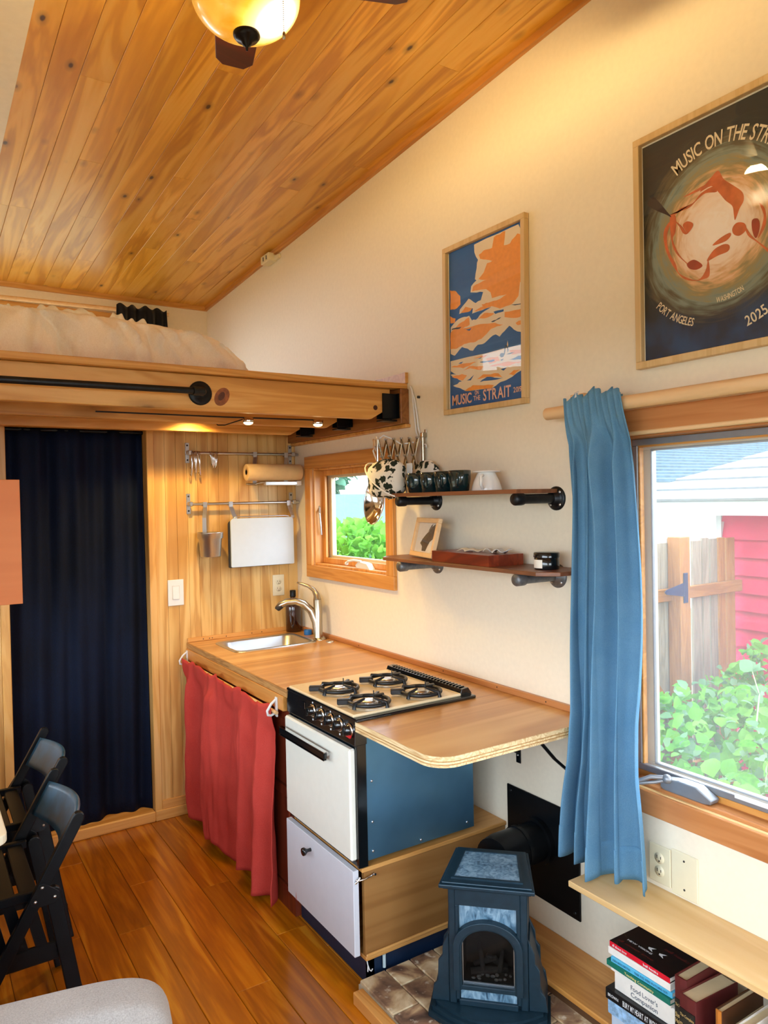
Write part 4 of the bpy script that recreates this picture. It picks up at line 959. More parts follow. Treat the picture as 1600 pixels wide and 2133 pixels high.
def puff(cx, cy, cz, rx, ry, rz, sd):
    def fn(u, v):
        a = 2*math.pi*u; t = math.pi*(v-.5); w = 1+.06*math.sin(a*3+sd)+.05*math.sin(t*5+a*2+sd); c = abs(math.cos(t))**.7*(1 if math.cos(t) > 0 else -1); z = math.sin(t)
        return (cx+rx*math.cos(a)*c*w, cy+ry*math.sin(a)*c*w, cz+rz*(abs(z)**.8)*(1 if z > 0 else -1)*w)
    return MB().grid(fn, 36, 20, cu=True)
build('pouch', puff(-.175, 2.655, ST1+.062, .075, .105, .080, .4), M['leaf'], bn)
build('pouch_fold', puff(-.050, 2.545, ST1+.066, .038, .085, .066, 1.9), M['leaf'], bn)
build('piping', MB().tube([(-.175+.077*math.cos(a), 2.672+.110*math.sin(a), ST1+.06+.085*math.sin(a*1.0)*.9) for a in [2*math.pi*i/24 for i in range(24)]], .0035, 6, closed=True), M['paper'], bn)
build('care_tag', box(-.135, -.13, 2.535, 2.57, ST1+.08, ST1+.125), M['white'], bn)
# picture on the lower shelf
pf = thing('photo_frame', 'small pale wood frame with a dark bird photo leaning on the shelf', 'photo frame', (-.1, 2.47, ST2))
T0 = Matrix.Translation((-.115, 2.49, ST2+.002)) @ Matrix.Rotation(R_(-14), 4, 'Z') @ Matrix.Rotation(R_(14), 4, 'Y')
def PF(): x = MB(); x.M = T0; return x
W_, H_ = .245, .165
f = PF()
for a in ((-W_/2, W_/2, 0, .02), (-W_/2, W_/2, H_-.02, H_), (-W_/2, -W_/2+.02, .02, H_-.02), (W_/2-.02, W_/2, .02, H_-.02)): f.box(-.018, 0, a[0], a[1], a[2], a[3], .002)
build('frame', f, M['dowel'], pf)
f = PF(); f.box(-.006, -.003, -W_/2+.018, W_/2-.018, .018, H_-.018); f.m = 1
def blob(pts, x): f.prism([(-(a-.5)*(W_-.04), .02+b*(H_-.04)) for a, b in pts], 'yz', x, x+.0003)
blob([(.25, .30), (.33, .45), (.48, .62), (.62, .74), (.72, .88), (.84, .96), (.97, .98), (.97, .55), (.86, .47), (.74, .38), (.66, .22), (.60, .05), (.40, .05), (.38, .2)], -.0065); f.m = 2
blob([(.55, .70), (.66, .92), (.74, .98), (.70, .80)], -.0068); blob([(.80, .50), (.97, .62), (.97, .56), (.84, .45)], -.0068)
build('photo', f, [plain('photo_paper', '#dedad8', .6, var=.04), plain('photo_dark', '#3a322f', .6, var=.5, scale=70), plain('photo_grey', '#6a5f5b', .6, var=.3, scale=70)], pf)
f = PF(); f.box(-.0085, -.0075, -W_/2+.019, W_/2-.019, .019, H_-.019); build('glass', f, M['picture_glass'], pf)
f = PF(); f.box(0, .004, -.03, .03, .0, .13); build('easel_back', f, M['slot'], pf)
# wooden board with papers
wd = thing('wooden_box', 'reddish brown solid wood block lying on the lower shelf', 'wooden board', (-.12, 2.16, ST2))
bxm = MB(); bxm.M = Matrix.Translation((-.105, 2.165, ST2)) @ Matrix.Rotation(R_(-4), 4, 'Z'); nstr = 7
for i in range(nstr):
    s = MB(); s.M = bxm.M; w = .155/nstr; s.box(-.078+i*w, -.078+(i+1)*w, -.185, .185, 0, .040+.0004*(i % 2)); build('strip', s, M['cherry'], wd)
pp = MB()
def pfold(u, v): return (-.10+.05*(v-.5)+.008*math.sin(u*9), 2.255-.13*u, ST2+.0405+.008*abs(math.sin(u*7+v*2))+.003*v)
pp.grid(pfold, 14, 4); single('folded_paper', pp, M['paper'], 'crumpled cream paper on the left of the wooden block', 'paper', loc=(-.1, 2.2, ST2+.041), solid=.001)
pp = MB()
def pfold2(u, v): return (-.09+.06*(v-.5), 2.105-.09*u+.01*math.sin(v*6), ST2+.0405+.016*abs(math.sin(u*5+.3+v*3)))
pp.grid(pfold2, 12, 5); single('crumpled_paper', pp, M['white'], 'small crumpled white paper on the right of the wooden block', 'paper', loc=(-.09, 2.06, ST2+.041), solid=.001)
cd_ = thing('candle_tin', 'black candle tin with white label at the lower shelf right end', 'candle', (-.10, 1.80, ST2))
build('tin', MB().lathe([(.0001, 0), (.040, 0), (.042, .003), (.042, .040), (.040, .041), (.0001, .041)], (-.10, 1.80, ST2), 30), M['black_enamel'], cd_)
build('lid', MB().lathe([(.0435, .0405), (.0435, .054), (.041, .057), (.0001, .057)], (-.10, 1.80, ST2), 30), M['black_enamel'], cd_)
lbm = MB(); lbm.grid(lambda u, v: (-.10+.0424*math.cos(R_(150+55*u)), 1.80+.0424*math.sin(R_(150-55*u+5)), ST2+.006+.026*v), 8, 1)
def lab(u, v): a = R_(205-62*u); return (-.10+.0425*math.cos(a), 1.80+.0425*math.sin(a), ST2+.005+.028*v)
build('label', MB().grid(lab, 10, 1), M['paper'], cd_)
# scissor-arm lamp
sl = thing('scissor_lamp', 'nickel scissor arm wall lamp with chrome oval shade before the window', 'lamp', (-.02, 2.61, 1.86))
build('wall_bar', MB().tube([(-.018, 2.612, 1.73), (-.018, 2.612, 1.925)], .008, 12).box(-.026, -.001, 2.603, 2.621, 1.925, 1.945, .002).box(-.005, -.001, 2.606, 2.618, 1.93, 1.96, .001), M['nickel'], sl)
b = MB(); cnt = 5; xs_ = [-.03-.0*i for i in range(cnt)]
for i in range(cnt):
    y = 2.63+.034*i; x = -.035-.0185*i
    for d in (0, 1):
        z0, z1 = (1.775, 1.925) if d == 0 else (1.925, 1.775)
        ya, yb = y, y+.034; xa, xb = x+.004*d, x-.0185+.004*d
        bb_ = MB(); bb_.tube([(xa, ya, z0), ((xa+xb)/2, (ya+yb)/2, (z0+z1)/2), (xb, yb, z1)], .0105, 8, flat=.22)
        build('scissor_bar', bb_, M['nickel'], sl)
    b.cyl((x-.006, y, 1.925), (x+.008, y, 1.925), .005, n=8); b.cyl((x-.006, y, 1.775), (x+.008, y, 1.775), .005, n=8); b.cyl((x-.02, y+.017, 1.85), (x-.006, y+.017, 1.85), .005, n=8)
build('pivot', b, M['steel'], sl)
HX, HY = -.132, 2.803
build('front_post', MB().tube([(HX, HY, 1.94), (HX, HY, 1.765), (HX-.005, HY+.004, 1.735)], .0055, 10), M['chrome'], sl)
sh_ = MB(); sh_.M = Matrix.Translation((HX-.01, HY, 1.742)) @ Matrix.Rotation(R_(14), 4, 'Z') @ Matrix.Rotation(R_(8), 4, 'Y')
def shade(u, v):
    a = 2*math.pi*u; r = math.sin(v*math.pi/2)**.8; e = 1.0
    return (.045-.05*r*r, .058*math.cos(a)*r, -.095+.100*math.sin(a)*r)
sh_.grid(shade, 40, 12, cu=True); build('reflector', sh_, M['chrome'], sl, solid=.002)
rm = MB(); rm.M = sh_.M; rm.tube([(-.005, .058*math.cos(a), -.095+.1*math.sin(a)) for a in [2*math.pi*i/36 for i in range(36)]], .003, 6, closed=True); build('rim', rm, M['chrome'], sl)
cdm = MB(); cdm.tube([(HX, HY-.02, 1.93), (-.11, HY-.02, 1.945), (-.09, 2.74, 1.925), (-.07, 2.70, 1.90), (-.04, 2.65, 1.905)], .0035, 8)
cdm.tube([(HX, HY, 1.80), (HX+.03, HY+.05, 1.835), (HX+.05, HY+.10, 1.86), (HX+.05, HY+.115, 1.885), (HX+.05, HY+.10, 1.90), (HX+.03, HY+.07, 1.90), (HX+.02, HY+.03, 1.87), (HX, HY+.005, 1.83)], .0042, 8); build('cord', cdm, M['white'], sl)
kn_ = MB(); kn_.box(HX+.042, HX+.058, HY+.088, HY+.105, 1.89, 1.935, .003); kn_.M = None; kn_.tube([(HX+.05, HY+.088, 1.92), (HX+.05, HY+.075, 1.938)], .005, 8); kn_.tube([(HX+.05, HY+.103, 1.92), (HX+.05, HY+.113, 1.938)], .005, 8); build('cord_clip', kn_, M['dowel'], sl)

# ------------------------------------------------------------------ lettering (flat printed text as mesh)
_gl = {}
def glyph(ch, bold=.0):
    if (ch, bold) not in _gl:
        cu_ = bpy.data.curves.new('glyph', 'FONT'); cu_.body = ch; cu_.size = 1.0; cu_.offset = bold; cu_.resolution_u = 3
        ob_ = bpy.data.objects.new('glyph', cu_); me = bpy.data.meshes.new_from_object(ob_)
        v = [tuple(p.co) for p in me.vertices]; f = [tuple(p.vertices) for p in me.polygons]
        bpy.data.objects.remove(ob_); bpy.data.curves.remove(cu_); bpy.data.meshes.remove(me)
        _gl[(ch, bold)] = (v, f, (min(p[0] for p in v), max(p[0] for p in v)) if v else (0, .28))
    return _gl[(ch, bold)]
def text(mb, s, fn, w, h, bold=.012, track=.06):
    # s set in a w x h box; fn(x, y) -> 3D point, x in 0..w, y in 0..h (cap height)
    items = []; x = 0
    for ch in s:
        if ch == ' ': x += .30; continue
        v, f, (a, b) = glyph(ch, bold); items.append((v, f, x-a)); x += (b-a)+track
    tot = x-track; k = w/tot; ky = h/.70
    for v, f, dx in items:
        vs = [fn((p[0]+dx)*k, p[1]*ky) for p in v]
        b = len(mb.v)
        if mb.M is not None: vs = [mb.M @ Vector(q) for q in vs]
        mb.v.extend([tuple(q) for q in vs])
        for q in f: mb.f.append([b+i for i in q]); mb.sm.append(False); mb.mi.append(mb.m)
POSTER1 = [
('cream',[(.366,.984),(1.001,.988),(.994,.923),(1.0,.677),(1.005,.512),(.999,.366),(.914,.385),(.842,.42),(.818,.43),(.771,.413),(.697,.382),(.646,.402),(.579,.393),(.495,.368),(.405,.369),(.338,.34),(.183,.381),(.074,.338),(.015,.356),(.018,.524),(.065,.543),(.142,.563),(.289,.562),(.328,.527),(.472,.56),(.332,.568),(.342,.601),(.145,.592),(.156,.619),(.24,.65),(.285,.668),(.38,.626),(.451,.633),(.483,.677),(.31,.702),(.32,.738),(.394,.762),(.374,.772),(.404,.867),(.419,.882),(.369,.937)]),
('orange',[(.632,.976),(.777,.983),(.757,.904),(.833,.9),(.924,.939),(.995,.911),(.991,.679),(.95,.657),(.931,.584),(.853,.55),(.699,.546),(.596,.576),(.514,.575),(.462,.606),(.585,.603),(.717,.604),(.789,.615),(.6,.622),(.583,.659),(.525,.688),(.443,.697),(.331,.704),(.348,.733),(.447,.74),(.53,.743),(.422,.766),(.494,.793),(.539,.84),(.607,.841),(.447,.883),(.429,.911),(.52,.924),(.607,.918)]),
('orange',[(.012,.762),(.101,.743),(.164,.702),(.166,.65),(.112,.633),(.014,.637)]),
('orange',[(.01,.598),(.091,.572),(.081,.547),(.013,.551)]),
('orange',[(.014,.491),(.139,.531),(.288,.553),(.297,.506),(.195,.496),(.437,.49),(.639,.471),(.742,.448),(.583,.442),(.527,.42),(.456,.399),(.343,.39),(.214,.396),(.108,.379),(.01,.386)]),
('orange',[(.761,.518),(.998,.507),(1.001,.466),(.909,.463),(.759,.488)]),
('orange',[(.894,.436),(1.0,.448),(.997,.419),(.917,.42)]),
('orange',[(.168,.598),(.237,.625),(.335,.602),(.305,.588)]),
('orange',[(.355,.58),(.475,.591),(.596,.582),(.582,.573),(.445,.571)]),
('orange',[(.413,.526),(.498,.549),(.631,.527),(.55,.516)]),
('blue',[(.339,.569),(.588,.571),(.471,.554),(.384,.524),(.329,.533)]),
('blue',[(.619,.539),(.75,.535),(.749,.523),(.644,.522)]),
('dark',[(.587,.485),(.72,.494),(.693,.486),(.6,.48)]),
('dark',[(.039,.514),(.181,.508),(.151,.5),(.031,.505)]),
('blue',[(.237,.483),(.324,.483),(.294,.468)]),
('dark',[(.802,.547),(.995,.537),(.976,.532)]),
('blue',[(.934,.992),(1.002,.99),(.998,.945),(.973,.937)]),
('dark',[(.965,.625),(.996,.631),(.995,.618)]),
('blue',[(.014,.352),(.074,.338),(.183,.381),(.338,.337),(.411,.368),(.494,.359),(.579,.393),(.646,.402),(.697,.382),(.765,.408),(.818,.43),(.853,.4),(.92,.381),(.997,.372),(.998,.305),(.677,.305),(.349,.306),(.013,.313)]),
('cream',[(.013,.309),(.998,.303),(1.002,.181),(.958,.158),(.817,.127),(.673,.108),(.605,.091),(.242,.1),(.046,.149),(.176,.167),(.016,.219)]),
('orange',[(.018,.272),(.201,.275),(.388,.266),(.198,.246)]),
('orange',[(.197,.233),(.286,.251),(.482,.231),(.452,.21),(.299,.236)]),
('orange',[(.513,.271),(.674,.268),(.698,.24),(.564,.236)]),
('orange',[(.818,.288),(.998,.277),(.99,.254),(.854,.259)]),
('orange',[(.03,.207),(.18,.212),(.252,.197),(.191,.171)]),
('orange',[(.391,.16),(.477,.182),(.678,.169),(.728,.141),(.557,.159)]),
('orange',[(.806,.15),(.871,.169),(.946,.165),(.869,.139)]),
('orange',[(.213,.103),(.332,.129),(.619,.105),(.591,.089)]),
('orange',[(.563,.221),(.749,.227),(.974,.209),(.823,.199)]),
('orange',[(.348,.294),(.542,.293),(.487,.281)]),
('blue',[(.429,.261),(.62,.257),(.632,.248),(.484,.25)]),
('blue',[(.814,.234),(.928,.245),(1.001,.235),(.993,.221),(.876,.227)]),
('blue',[(.706,.19),(.784,.192),(.744,.178)]),
('blue',[(.431,.139),(.53,.162),(.741,.136),(.635,.134)]),
('blue',[(.018,.245),(.099,.215),(.016,.224)]),
('blue',[(.249,.165),(.352,.191),(.306,.161)]),
('blue',[(.403,.283),(.46,.288),(.445,.281)]),
('blue',[(.128,.281),(.203,.287),(.172,.278)]),
('dark',[(.778,.269),(.88,.27),(.829,.265)]),
('dark',[(.694,.273),(.712,.283),(.741,.282),(.757,.272),(.745,.26),(.715,.258)]),
('dark',[(.747,.27),(.767,.322),(.778,.322),(.76,.269)]),
('dark',[(.777,.318),(.793,.325),(.808,.292),(.798,.275),(.794,.3)]),
('cream',[(.789,.324),(.798,.348),(.806,.323),(.8,.309)]),
('dark',[(.705,.245),(.751,.248),(.724,.238)]),
]
POSTER2 = [
('rib',[(.199,.642),(.253,.636),(.285,.654),(.379,.656),(.441,.685),(.53,.693),(.549,.664),(.471,.677),(.41,.662),(.358,.643),(.285,.641)]),
('rib',[(.431,.693),(.511,.734),(.56,.751),(.597,.706),(.653,.668),(.716,.623),(.725,.586),(.697,.558),(.668,.518),(.66,.543),(.651,.58),(.605,.615),(.558,.662),(.511,.698)]),
('rib',[(.308,.699),(.381,.706),(.472,.714),(.55,.712),(.511,.704),(.391,.697)]),
('rib',[(.21,.633),(.253,.63),(.251,.56),(.229,.527),(.28,.447),(.352,.389),(.332,.399),(.249,.466),(.218,.529)]),
('rib',[(.159,.574),(.198,.61),(.209,.601),(.186,.555),(.195,.489),(.248,.415),(.278,.365),(.402,.315),(.463,.344),(.484,.389),(.492,.32),(.442,.311),(.382,.315),(.299,.343),(.226,.413),(.173,.494)]),
('deep',[(.332,.399),(.384,.408),(.444,.372),(.403,.361),(.352,.374)]),
('rib',[(.474,.384),(.524,.423),(.592,.433),(.629,.42),(.619,.398),(.552,.393)]),
('rib',[(.515,.443),(.564,.463),(.63,.473),(.639,.459),(.601,.443)]),
('rib',[(.649,.486),(.677,.504),(.723,.494),(.74,.472),(.731,.457),(.694,.447),(.658,.461)]),
('rib',[(.731,.48),(.766,.438),(.801,.407),(.878,.352),(.883,.334),(.81,.394),(.749,.436)]),
('deep',[(.776,.493),(.812,.491),(.824,.46),(.81,.423),(.793,.418),(.776,.453)]),
('rib',[(.822,.552),(.856,.521),(.863,.468),(.845,.438),(.81,.411),(.837,.457),(.847,.5)]),
('rib',[(.242,.613),(.294,.576),(.335,.536),(.305,.574),(.336,.586),(.377,.57),(.377,.552),(.335,.53),(.304,.543),(.283,.572)]),
('dark',[(.033,.732),(.079,.754),(.124,.724),(.189,.663),(.221,.631),(.177,.653),(.1,.69)]),
]
def poster_frame(name, label, y0, y1, z0, z1, fw=.021, tilt=0.0):
    T = thing(name, label, 'poster', (-.012, (y0+y1)/2, z0))
    R = Matrix.Translation((0, (y0+y1)/2, (z0+z1)/2)) @ Matrix.Rotation(tilt, 4, 'X') @ Matrix.Translation((0, -(y0+y1)/2, -(z0+z1)/2))
    for i, q in enumerate(((y0, y1, z1-fw, z1), (y0, y1, z0, z0+fw), (y0, y0+fw, z0+fw, z1-fw), (y1-fw, y1, z0+fw, z1-fw))):
        f = MB(); f.M = R; f.box(-.025, -.001, *q, .0015); build('frame_bar', f, M['frame_wood'], T)
    return T, R
M['p_cream'] = plain('print_cream', '#ecd8b4', .6, var=.02); M['p_blue'] = plain('print_blue', '#0f5a9c', .6, var=.05); M['p_dark'] = plain('print_dark', '#33414a', .6, var=.1)
M['p_orange'] = plain('print_orange', '#f29a32', .6, var=.06, scale=60); M['p_pink'] = plain('print_pink', '#e8b8a0', .6, var=.03)
T, R = poster_frame('framed_poster', 'framed blue and orange poster of clouds, mountains and sea dated 2019', 1.963, 2.447, 1.998, 2.680, tilt=R_(.9))
PY0, PW, PZ0, PH = 2.421, .440, 2.020, .640
b = MB(); b.M = R; b.box(-.008, -.003, 1.98, 2.43, 2.012, 2.668); sheet = build('print', b, M['paper'], T)
def onp(u, v, x): return (x, PY0-u*PW, PZ0+v*PH)
b = MB(); b.M = R; LV = {'cream': 0, 'orange': 1, 'blue': 2, 'dark': 3, 'pink': 4}
b.m = 2; b.add([onp(.0, .0, -.0084), onp(1, 0, -.0084), onp(1, 1, -.0084), onp(0, 1, -.0084)], [(0, 1, 2, 3)])
def rough_poly(P, amp=.006, n=4):
    out = []
    for i, p in enumerate(P):
        q = P[(i+1) % len(P)]; d = math.dist(p, q); k = max(1, min(n, int(d/.03)))
        for j in range(k):
            t = j/k; out.append((min(1, max(0, p[0]+(q[0]-p[0])*t+(random.uniform(-amp, amp) if j else 0))), min(1, max(0, p[1]+(q[1]-p[1])*t+(random.uniform(-amp, amp)*.6 if j else 0)))))
    return out
for i, (k, P) in enumerate(POSTER1):
    b.m = LV[k]; Q = rough_poly(P); x = -.0086-.00003*i
    b.add([onp(u, v, x) for u, v in Q], [list(range(len(Q)))])
b.m = 4
for s, u0, v0, w, h in (('MUSIC', .04, .024, .28, .062), ('ON', .365, .066, .055, .026), ('THE', .345, .032, .095, .028), ('STRAIT', .478, .022, .36, .066), ('2019', .868, .040, .10, .030)):
    text(b, s, lambda x, y: onp(u0+x/PW, v0+y/PH, -.0112), w*PW, h*PH, .02)
build('artwork', b, [M['p_cream'], M['p_orange'], M['p_blue'], M['p_dark'], M['p_pink']], sheet)
b = MB(); b.M = R; b.box(-.0145, -.0130, 1.984, 2.426, 2.02, 2.66); build('glass', b, M['picture_glass'], T)

T, R = poster_frame('framed_poster', 'framed dark swirl poster with orange ribbons dated 2025 above the window', .990, 1.486, 2.037, 2.727)
b = MB(); b.box(-.008, -.003, 1.01, 1.468, 2.055, 2.71); sheet = build('print', b, M['paper'], T)
QY0, QW, QZ0, QH = 1.462, .44, 2.056, .645
def onq(u, v, x): return (x, QY0-u*QW, QZ0+v*QH)
# swirl print: rings of colour round the centre, streaked along the angle
m = NT('swirl_print'); tc = m.node('TexCoord'); sx = m.node('SeparateXYZ'); m.link(tc.outputs['Object'], sx.inputs[0])
cy, cz = QY0-.545*QW, QZ0+.509*QH; ly, lz = cy-(.990+1.486)/2, cz-2.037
dy = m.math('SUBTRACT', sx.outputs['Y'], ly); dz = m.math('SUBTRACT', sx.outputs['Z'], lz)
rr = m.math('SQRT', m.math('ADD', m.math('MULTIPLY', dy, dy), m.math('MULTIPLY', dz, dz))); an = m.math('ARCTAN2', dz, dy)
cb = m.node('CombineXYZ'); m.link(m.math('MULTIPLY', rr, 60.0), cb.inputs[0]); m.link(m.math('MULTIPLY', m.math('SINE', an), 1.6), cb.inputs[1]); m.link(m.math('MULTIPLY', m.math('COSINE', an), 1.6), cb.inputs[2])
n1 = m.noise(cb.outputs[0], 1.6, 5, .5); n2 = m.noise(tc.outputs['Object'], 14, 3)
r2 = m.math('MULTIPLY_ADD', m.math('SUBTRACT', n1, .5), .10, rr); r2 = m.math('MULTIPLY_ADD', m.math('SUBTRACT', n2, .5), .06, r2)
c1 = m.ramp(m.math('MULTIPLY', r2, 3.2), [(.10, '#fff4ec'), (.32, '#f8e0cc'), (.43, '#e0b282'), (.52, '#9a8a5c'), (.62, '#7f8f86'), (.72, '#5b5238'), (.84, '#14191d'), (.95, '#0c0d12')])
low = m.ramp(m.math('MULTIPLY_ADD', sx.outputs['Z'], -1/.645, 1.0), [(.72, (0, 0, 0)), (.86, (1, 1, 1))]); far = m.ramp(m.math('MULTIPLY', r2, 3.2), [(.62, (0, 0, 0)), (.8, (1, 1, 1))])
c1 = m.mix(c1, m.ramp(n2, [(.4, '#10203a'), (.65, '#173f6a')]), m.mix((0, 0, 0), low, far, 'MIX'))
M['swirl'] = m.base(c1, .55)
b = MB(); b.add([onq(0, 0, -.0084), onq(1, 0, -.0084), onq(1, 1, -.0084), onq(0, 1, -.0084)], [(0, 1, 2, 3)]); build('artwork', b, M['swirl'], T)
M['rib'] = plain('ribbon_orange', '#cf6a38', .6, var=.22, scale=30); M['deep'] = plain('ribbon_deep', '#a8401e', .6, var=.2, scale=30); M['rdk'] = plain('ribbon_brown', '#2a140c', .6, var=.2)
b = MB(); RV = {'rib': 0, 'deep': 1, 'dark': 2}
for i, (k, P) in enumerate(POSTER2):
    b.m = RV[k]; Q = []
    N_ = len(P)
    for j in range(N_):   # smooth closed curve through the points
        a, p, c, d = P[j-1], P[j], P[(j+1) % N_], P[(j+2) % N_]
        for t in (0, .25, .5, .75):
            Q.append(tuple(.5*(2*p[k_]+(c[k_]-a[k_])*t+(2*a[k_]-5*p[k_]+4*c[k_]-d[k_])*t*t+(3*p[k_]-a[k_]-3*c[k_]+d[k_])*t**3) for k_ in (0, 1)))
    b.add([onq(u, v, -.0088-.00003*i) for u, v in Q], [list(range(len(Q)))])
build('ribbon_art', b, [M['rib'], M['deep'], M['rdk']], sheet)
M['lettr'] = plain('print_letter', '#eadcbe', .6, var=.02)
b = MB()
def arc_text(s, r, a0, a1, h, flip=False):
    # letters along a circle round the swirl centre; angles in degrees, measured from the right-hand side
    def fn(x, y):
        t = x/1.0
        a = R_(a0+(a1-a0)*t); q = r-y if flip else r+y
        return (-.0100, cy-q*math.cos(a)*1.0, cz+q*math.sin(a))
    text(b, s, fn, 1.0, h, .012)
arc_text('MUSIC ON THE STRAIT', .225, 122.5, 37.5, .039)
arc_text('PORT ANGELES', .263, 221, 253, .022, True)
arc_text('WASHINGTON', .203, 269, 292.6, .015, True); arc_text('2025', .298, 286.5, 299, .028, True)
build('lettering', b, M['lettr'], T)
b = MB(); b.box(-.0145, -.0130, 1.012, 1.466, 2.058, 2.706); build('glass', b, M['picture_glass'], T)

# ------------------------------------------------------------------ big window curtain
rd = thing('curtain_rod', 'thick pale wooden dowel rod over the big window', 'curtain rod', (-.08, 1.2, 1.93))
build('dowel', MB().tube([(-.08, 1.806, 1.934), (-.08, .30, 1.934)], .0205, 18), M['dowel'], rd)
build('bracket', MB().box(-.078, -.001, 1.645, 1.705, 1.953, 1.985, .002).box(-.014, -.001, 1.64, 1.71, 1.91, 1.99, .002), M['dowel'], rd); build('bracket', box(-.10, -.001, .36, .40, 1.90, 1.912, .002), M['dowel'], rd)
cu_ = thing('window_curtain', 'blue linen curtain pushed to the left of the big window', 'curtain', (-.085, 1.6, .46))
def wc_(u, v):
    w = .232+.085*v+.03*math.sin(v*2.6)
    y = 1.705+.035*v-.012*math.sin(v*5) - w*u
    ph_ = u*41-13*u*u+.7*math.sin(u*7+v*1.4)+.8*math.sin(v*2.3)
    amp = .040+.012*v-.01*math.exp(-((v-.03)/.04)**2)
    g_ = min(1, max(0, (v-.03)/.12)); amp *= g_*(.7+.8*noise.noise((u*4, v*1.2, .5)))
    x = -.090+amp*math.sin(ph_)+.010*noise.noise((u*20, v*3.5, 2.2))+.012*math.sin(v*3+u*3)
    y += .018*math.cos(ph_)*(.4+.6*v)*g_
    # loose fold slumping across near the top
    d = (u-.42-.55*v)/.10; x -= .022*math.exp(-d*d)*math.exp(-((v-.12)/.16)**2)
    z = 1.972-.008*math.sin(u*20)+.012*math.exp(-((u-.55)/.2)**2)
    z = z-v*(z-(.474+.01*math.sin(u*9)))
    if v < .10:
        t = v/.10; k_ = 1-t*t; x = x*(1-k_)+k_*(-.1085+.005*math.sin(u*62)); z += .004*math.sin(u*62)*(1-t)
    k2 = min(1, 1.15*math.exp(-((z-.90)/.20)**2)); s_ = 1-.20*k2; y = 1.42+(y-1.42)*s_; x -= .040*k2*(1-.5*u)   # bulges round the end of the counter
    return (x, y, z)
build('cloth', MB().grid(wc_, 110, 70), M['blue'], cu_, solid=.003)
build('hem', MB().grid(lambda u, v: tuple(a+b for a, b in zip(wc_(u, .93+.07*v), (-.0028, 0, 0))), 110, 5), M['blue'], cu_, solid=.002)
build('heading_back', MB().grid(lambda u, v: (-.055+.003*math.sin(u*30), 1.70-.19*u, 1.965-.06*v), 40, 4), M['blue'], cu_, solid=.002)
build('label_tag', MB().grid(lambda u, v: (-.105-.004*v, 1.66-.018*u, 1.985-.018*v+.004*u), 3, 2), M['white'], cu_, solid=.001)

# ------------------------------------------------------------------ low wall plates, bench, books
o2 = thing('wall_outlet', 'ivory double outlet on the white wall under the big window', 'outlet', (0, 1.441, .527))
build('cover_plate', box(-.006, 0, 1.403, 1.479, .470, .586, .002), M['ivory'], o2)
for z in (.508, .548):
    s = build('receptacle', MB().lathe([(.0165, -.005), (.0165, -.008), (.0001, -.008)], (0, 1.441, z), 20, 'x'), M['ivory'], o2)
    build('slots', MB().box(-.0088, -.0078, 1.447, 1.449, z-.002, z+.008).box(-.0088, -.0078, 1.434, 1.436, z-.002, z+.006).cyl((-.0088, 1.441, z-.009), (-.0078, 1.441, z-.009), .0025, n=8), M['slot'], s)
o3 = thing('blank_plate', 'ivory blank cover plate right of the low outlet', 'cover plate', (0, 1.357, .53)); build('cover_plate', box(-.006, 0, 1.312, 1.399, .462, .594, .002), M['ivory'], o3)
for z in (.571, .486): build('screw', MB().lathe([(.0035, -.0058), (.0030, -.0072), (.0001, -.0075)], (0, 1.356, z), 10, 'x'), M['slot'], o3)
wsh = thing('wall_shelf', 'pale wooden board shelf over the books under the window', 'shelf', (-.1, .9, .44))
build('board', box(-.20, -.001, .25, 1.632, .437, .456, .002), M['pale_board'], wsh)
build('cleat', box(-.02, -.001, .27, 1.60, .41, .437), M['pale_board'], wsh)
for y in (.30, .95): build('support', box(-.18, -.02, y, y+.02, .103, .437), M['pale_board'], wsh)
bch = thing('low_bench', 'low wooden ledge along the wall behind the blue stove', 'bench', (-.1, 1.1, .05))
build('bench_board', box(-.212, -.001, .25, 2.03, .084, .102, .003), M['trim_y'], bch)
build('riser', box(-.195, -.175, .25, 2.02, .0508, .084), plain('dark_riser', '#5a3a20', .6, var=.1), bch)
BZ = .1025
def book_flat(x0, x1, y0, y1, z0, z1, mat, label, spine=None, top=None, lines=(), tcol=None, rot=0):
    cxy = ((x0+x1)/2, (y0+y1)/2)
    T = thing('book', label, 'book', (cxy[0], cxy[1], z0), R_(rot), group='books on the low ledge')
    a, b_, c, d = x0-cxy[0], x1-cxy[0], y0-cxy[1], y1-cxy[1]; h = z1-z0-.0006; t = min(.0022, h*.2)
    m = MB(); m.box(a, b_, c, d, 0, t, .0004); m.box(a, b_, c, d, h-t, h, .0004); build('cover', m, top or mat, T, local=True)
    m = MB(); m.box(a-.0004, a+t, c, d, 0.0002, h-.0002, .0008); build('spine', m, spine or mat, T, local=True)
    build('pages', MB().box(a+t, b_-.003, c+.002, d-.002, t, h-t), M['paper'], T, local=True)
    if lines:
        for s, u0, u1, v0, v1 in lines:   # u runs from the far (left in photo) end to the near end
            L = d-c; ya = d-u0*L; m = MB()
            text(m, s, lambda x, y: (a-.0008, ya-x, v0*h+y), (u1-u0)*L, (v1-v0)*h, .015)
            build('spine_lettering', m, tcol or M['white'], T, local=True)
    return T
col = lambda n, h, r=.4: plain(n, h, r, var=.05)
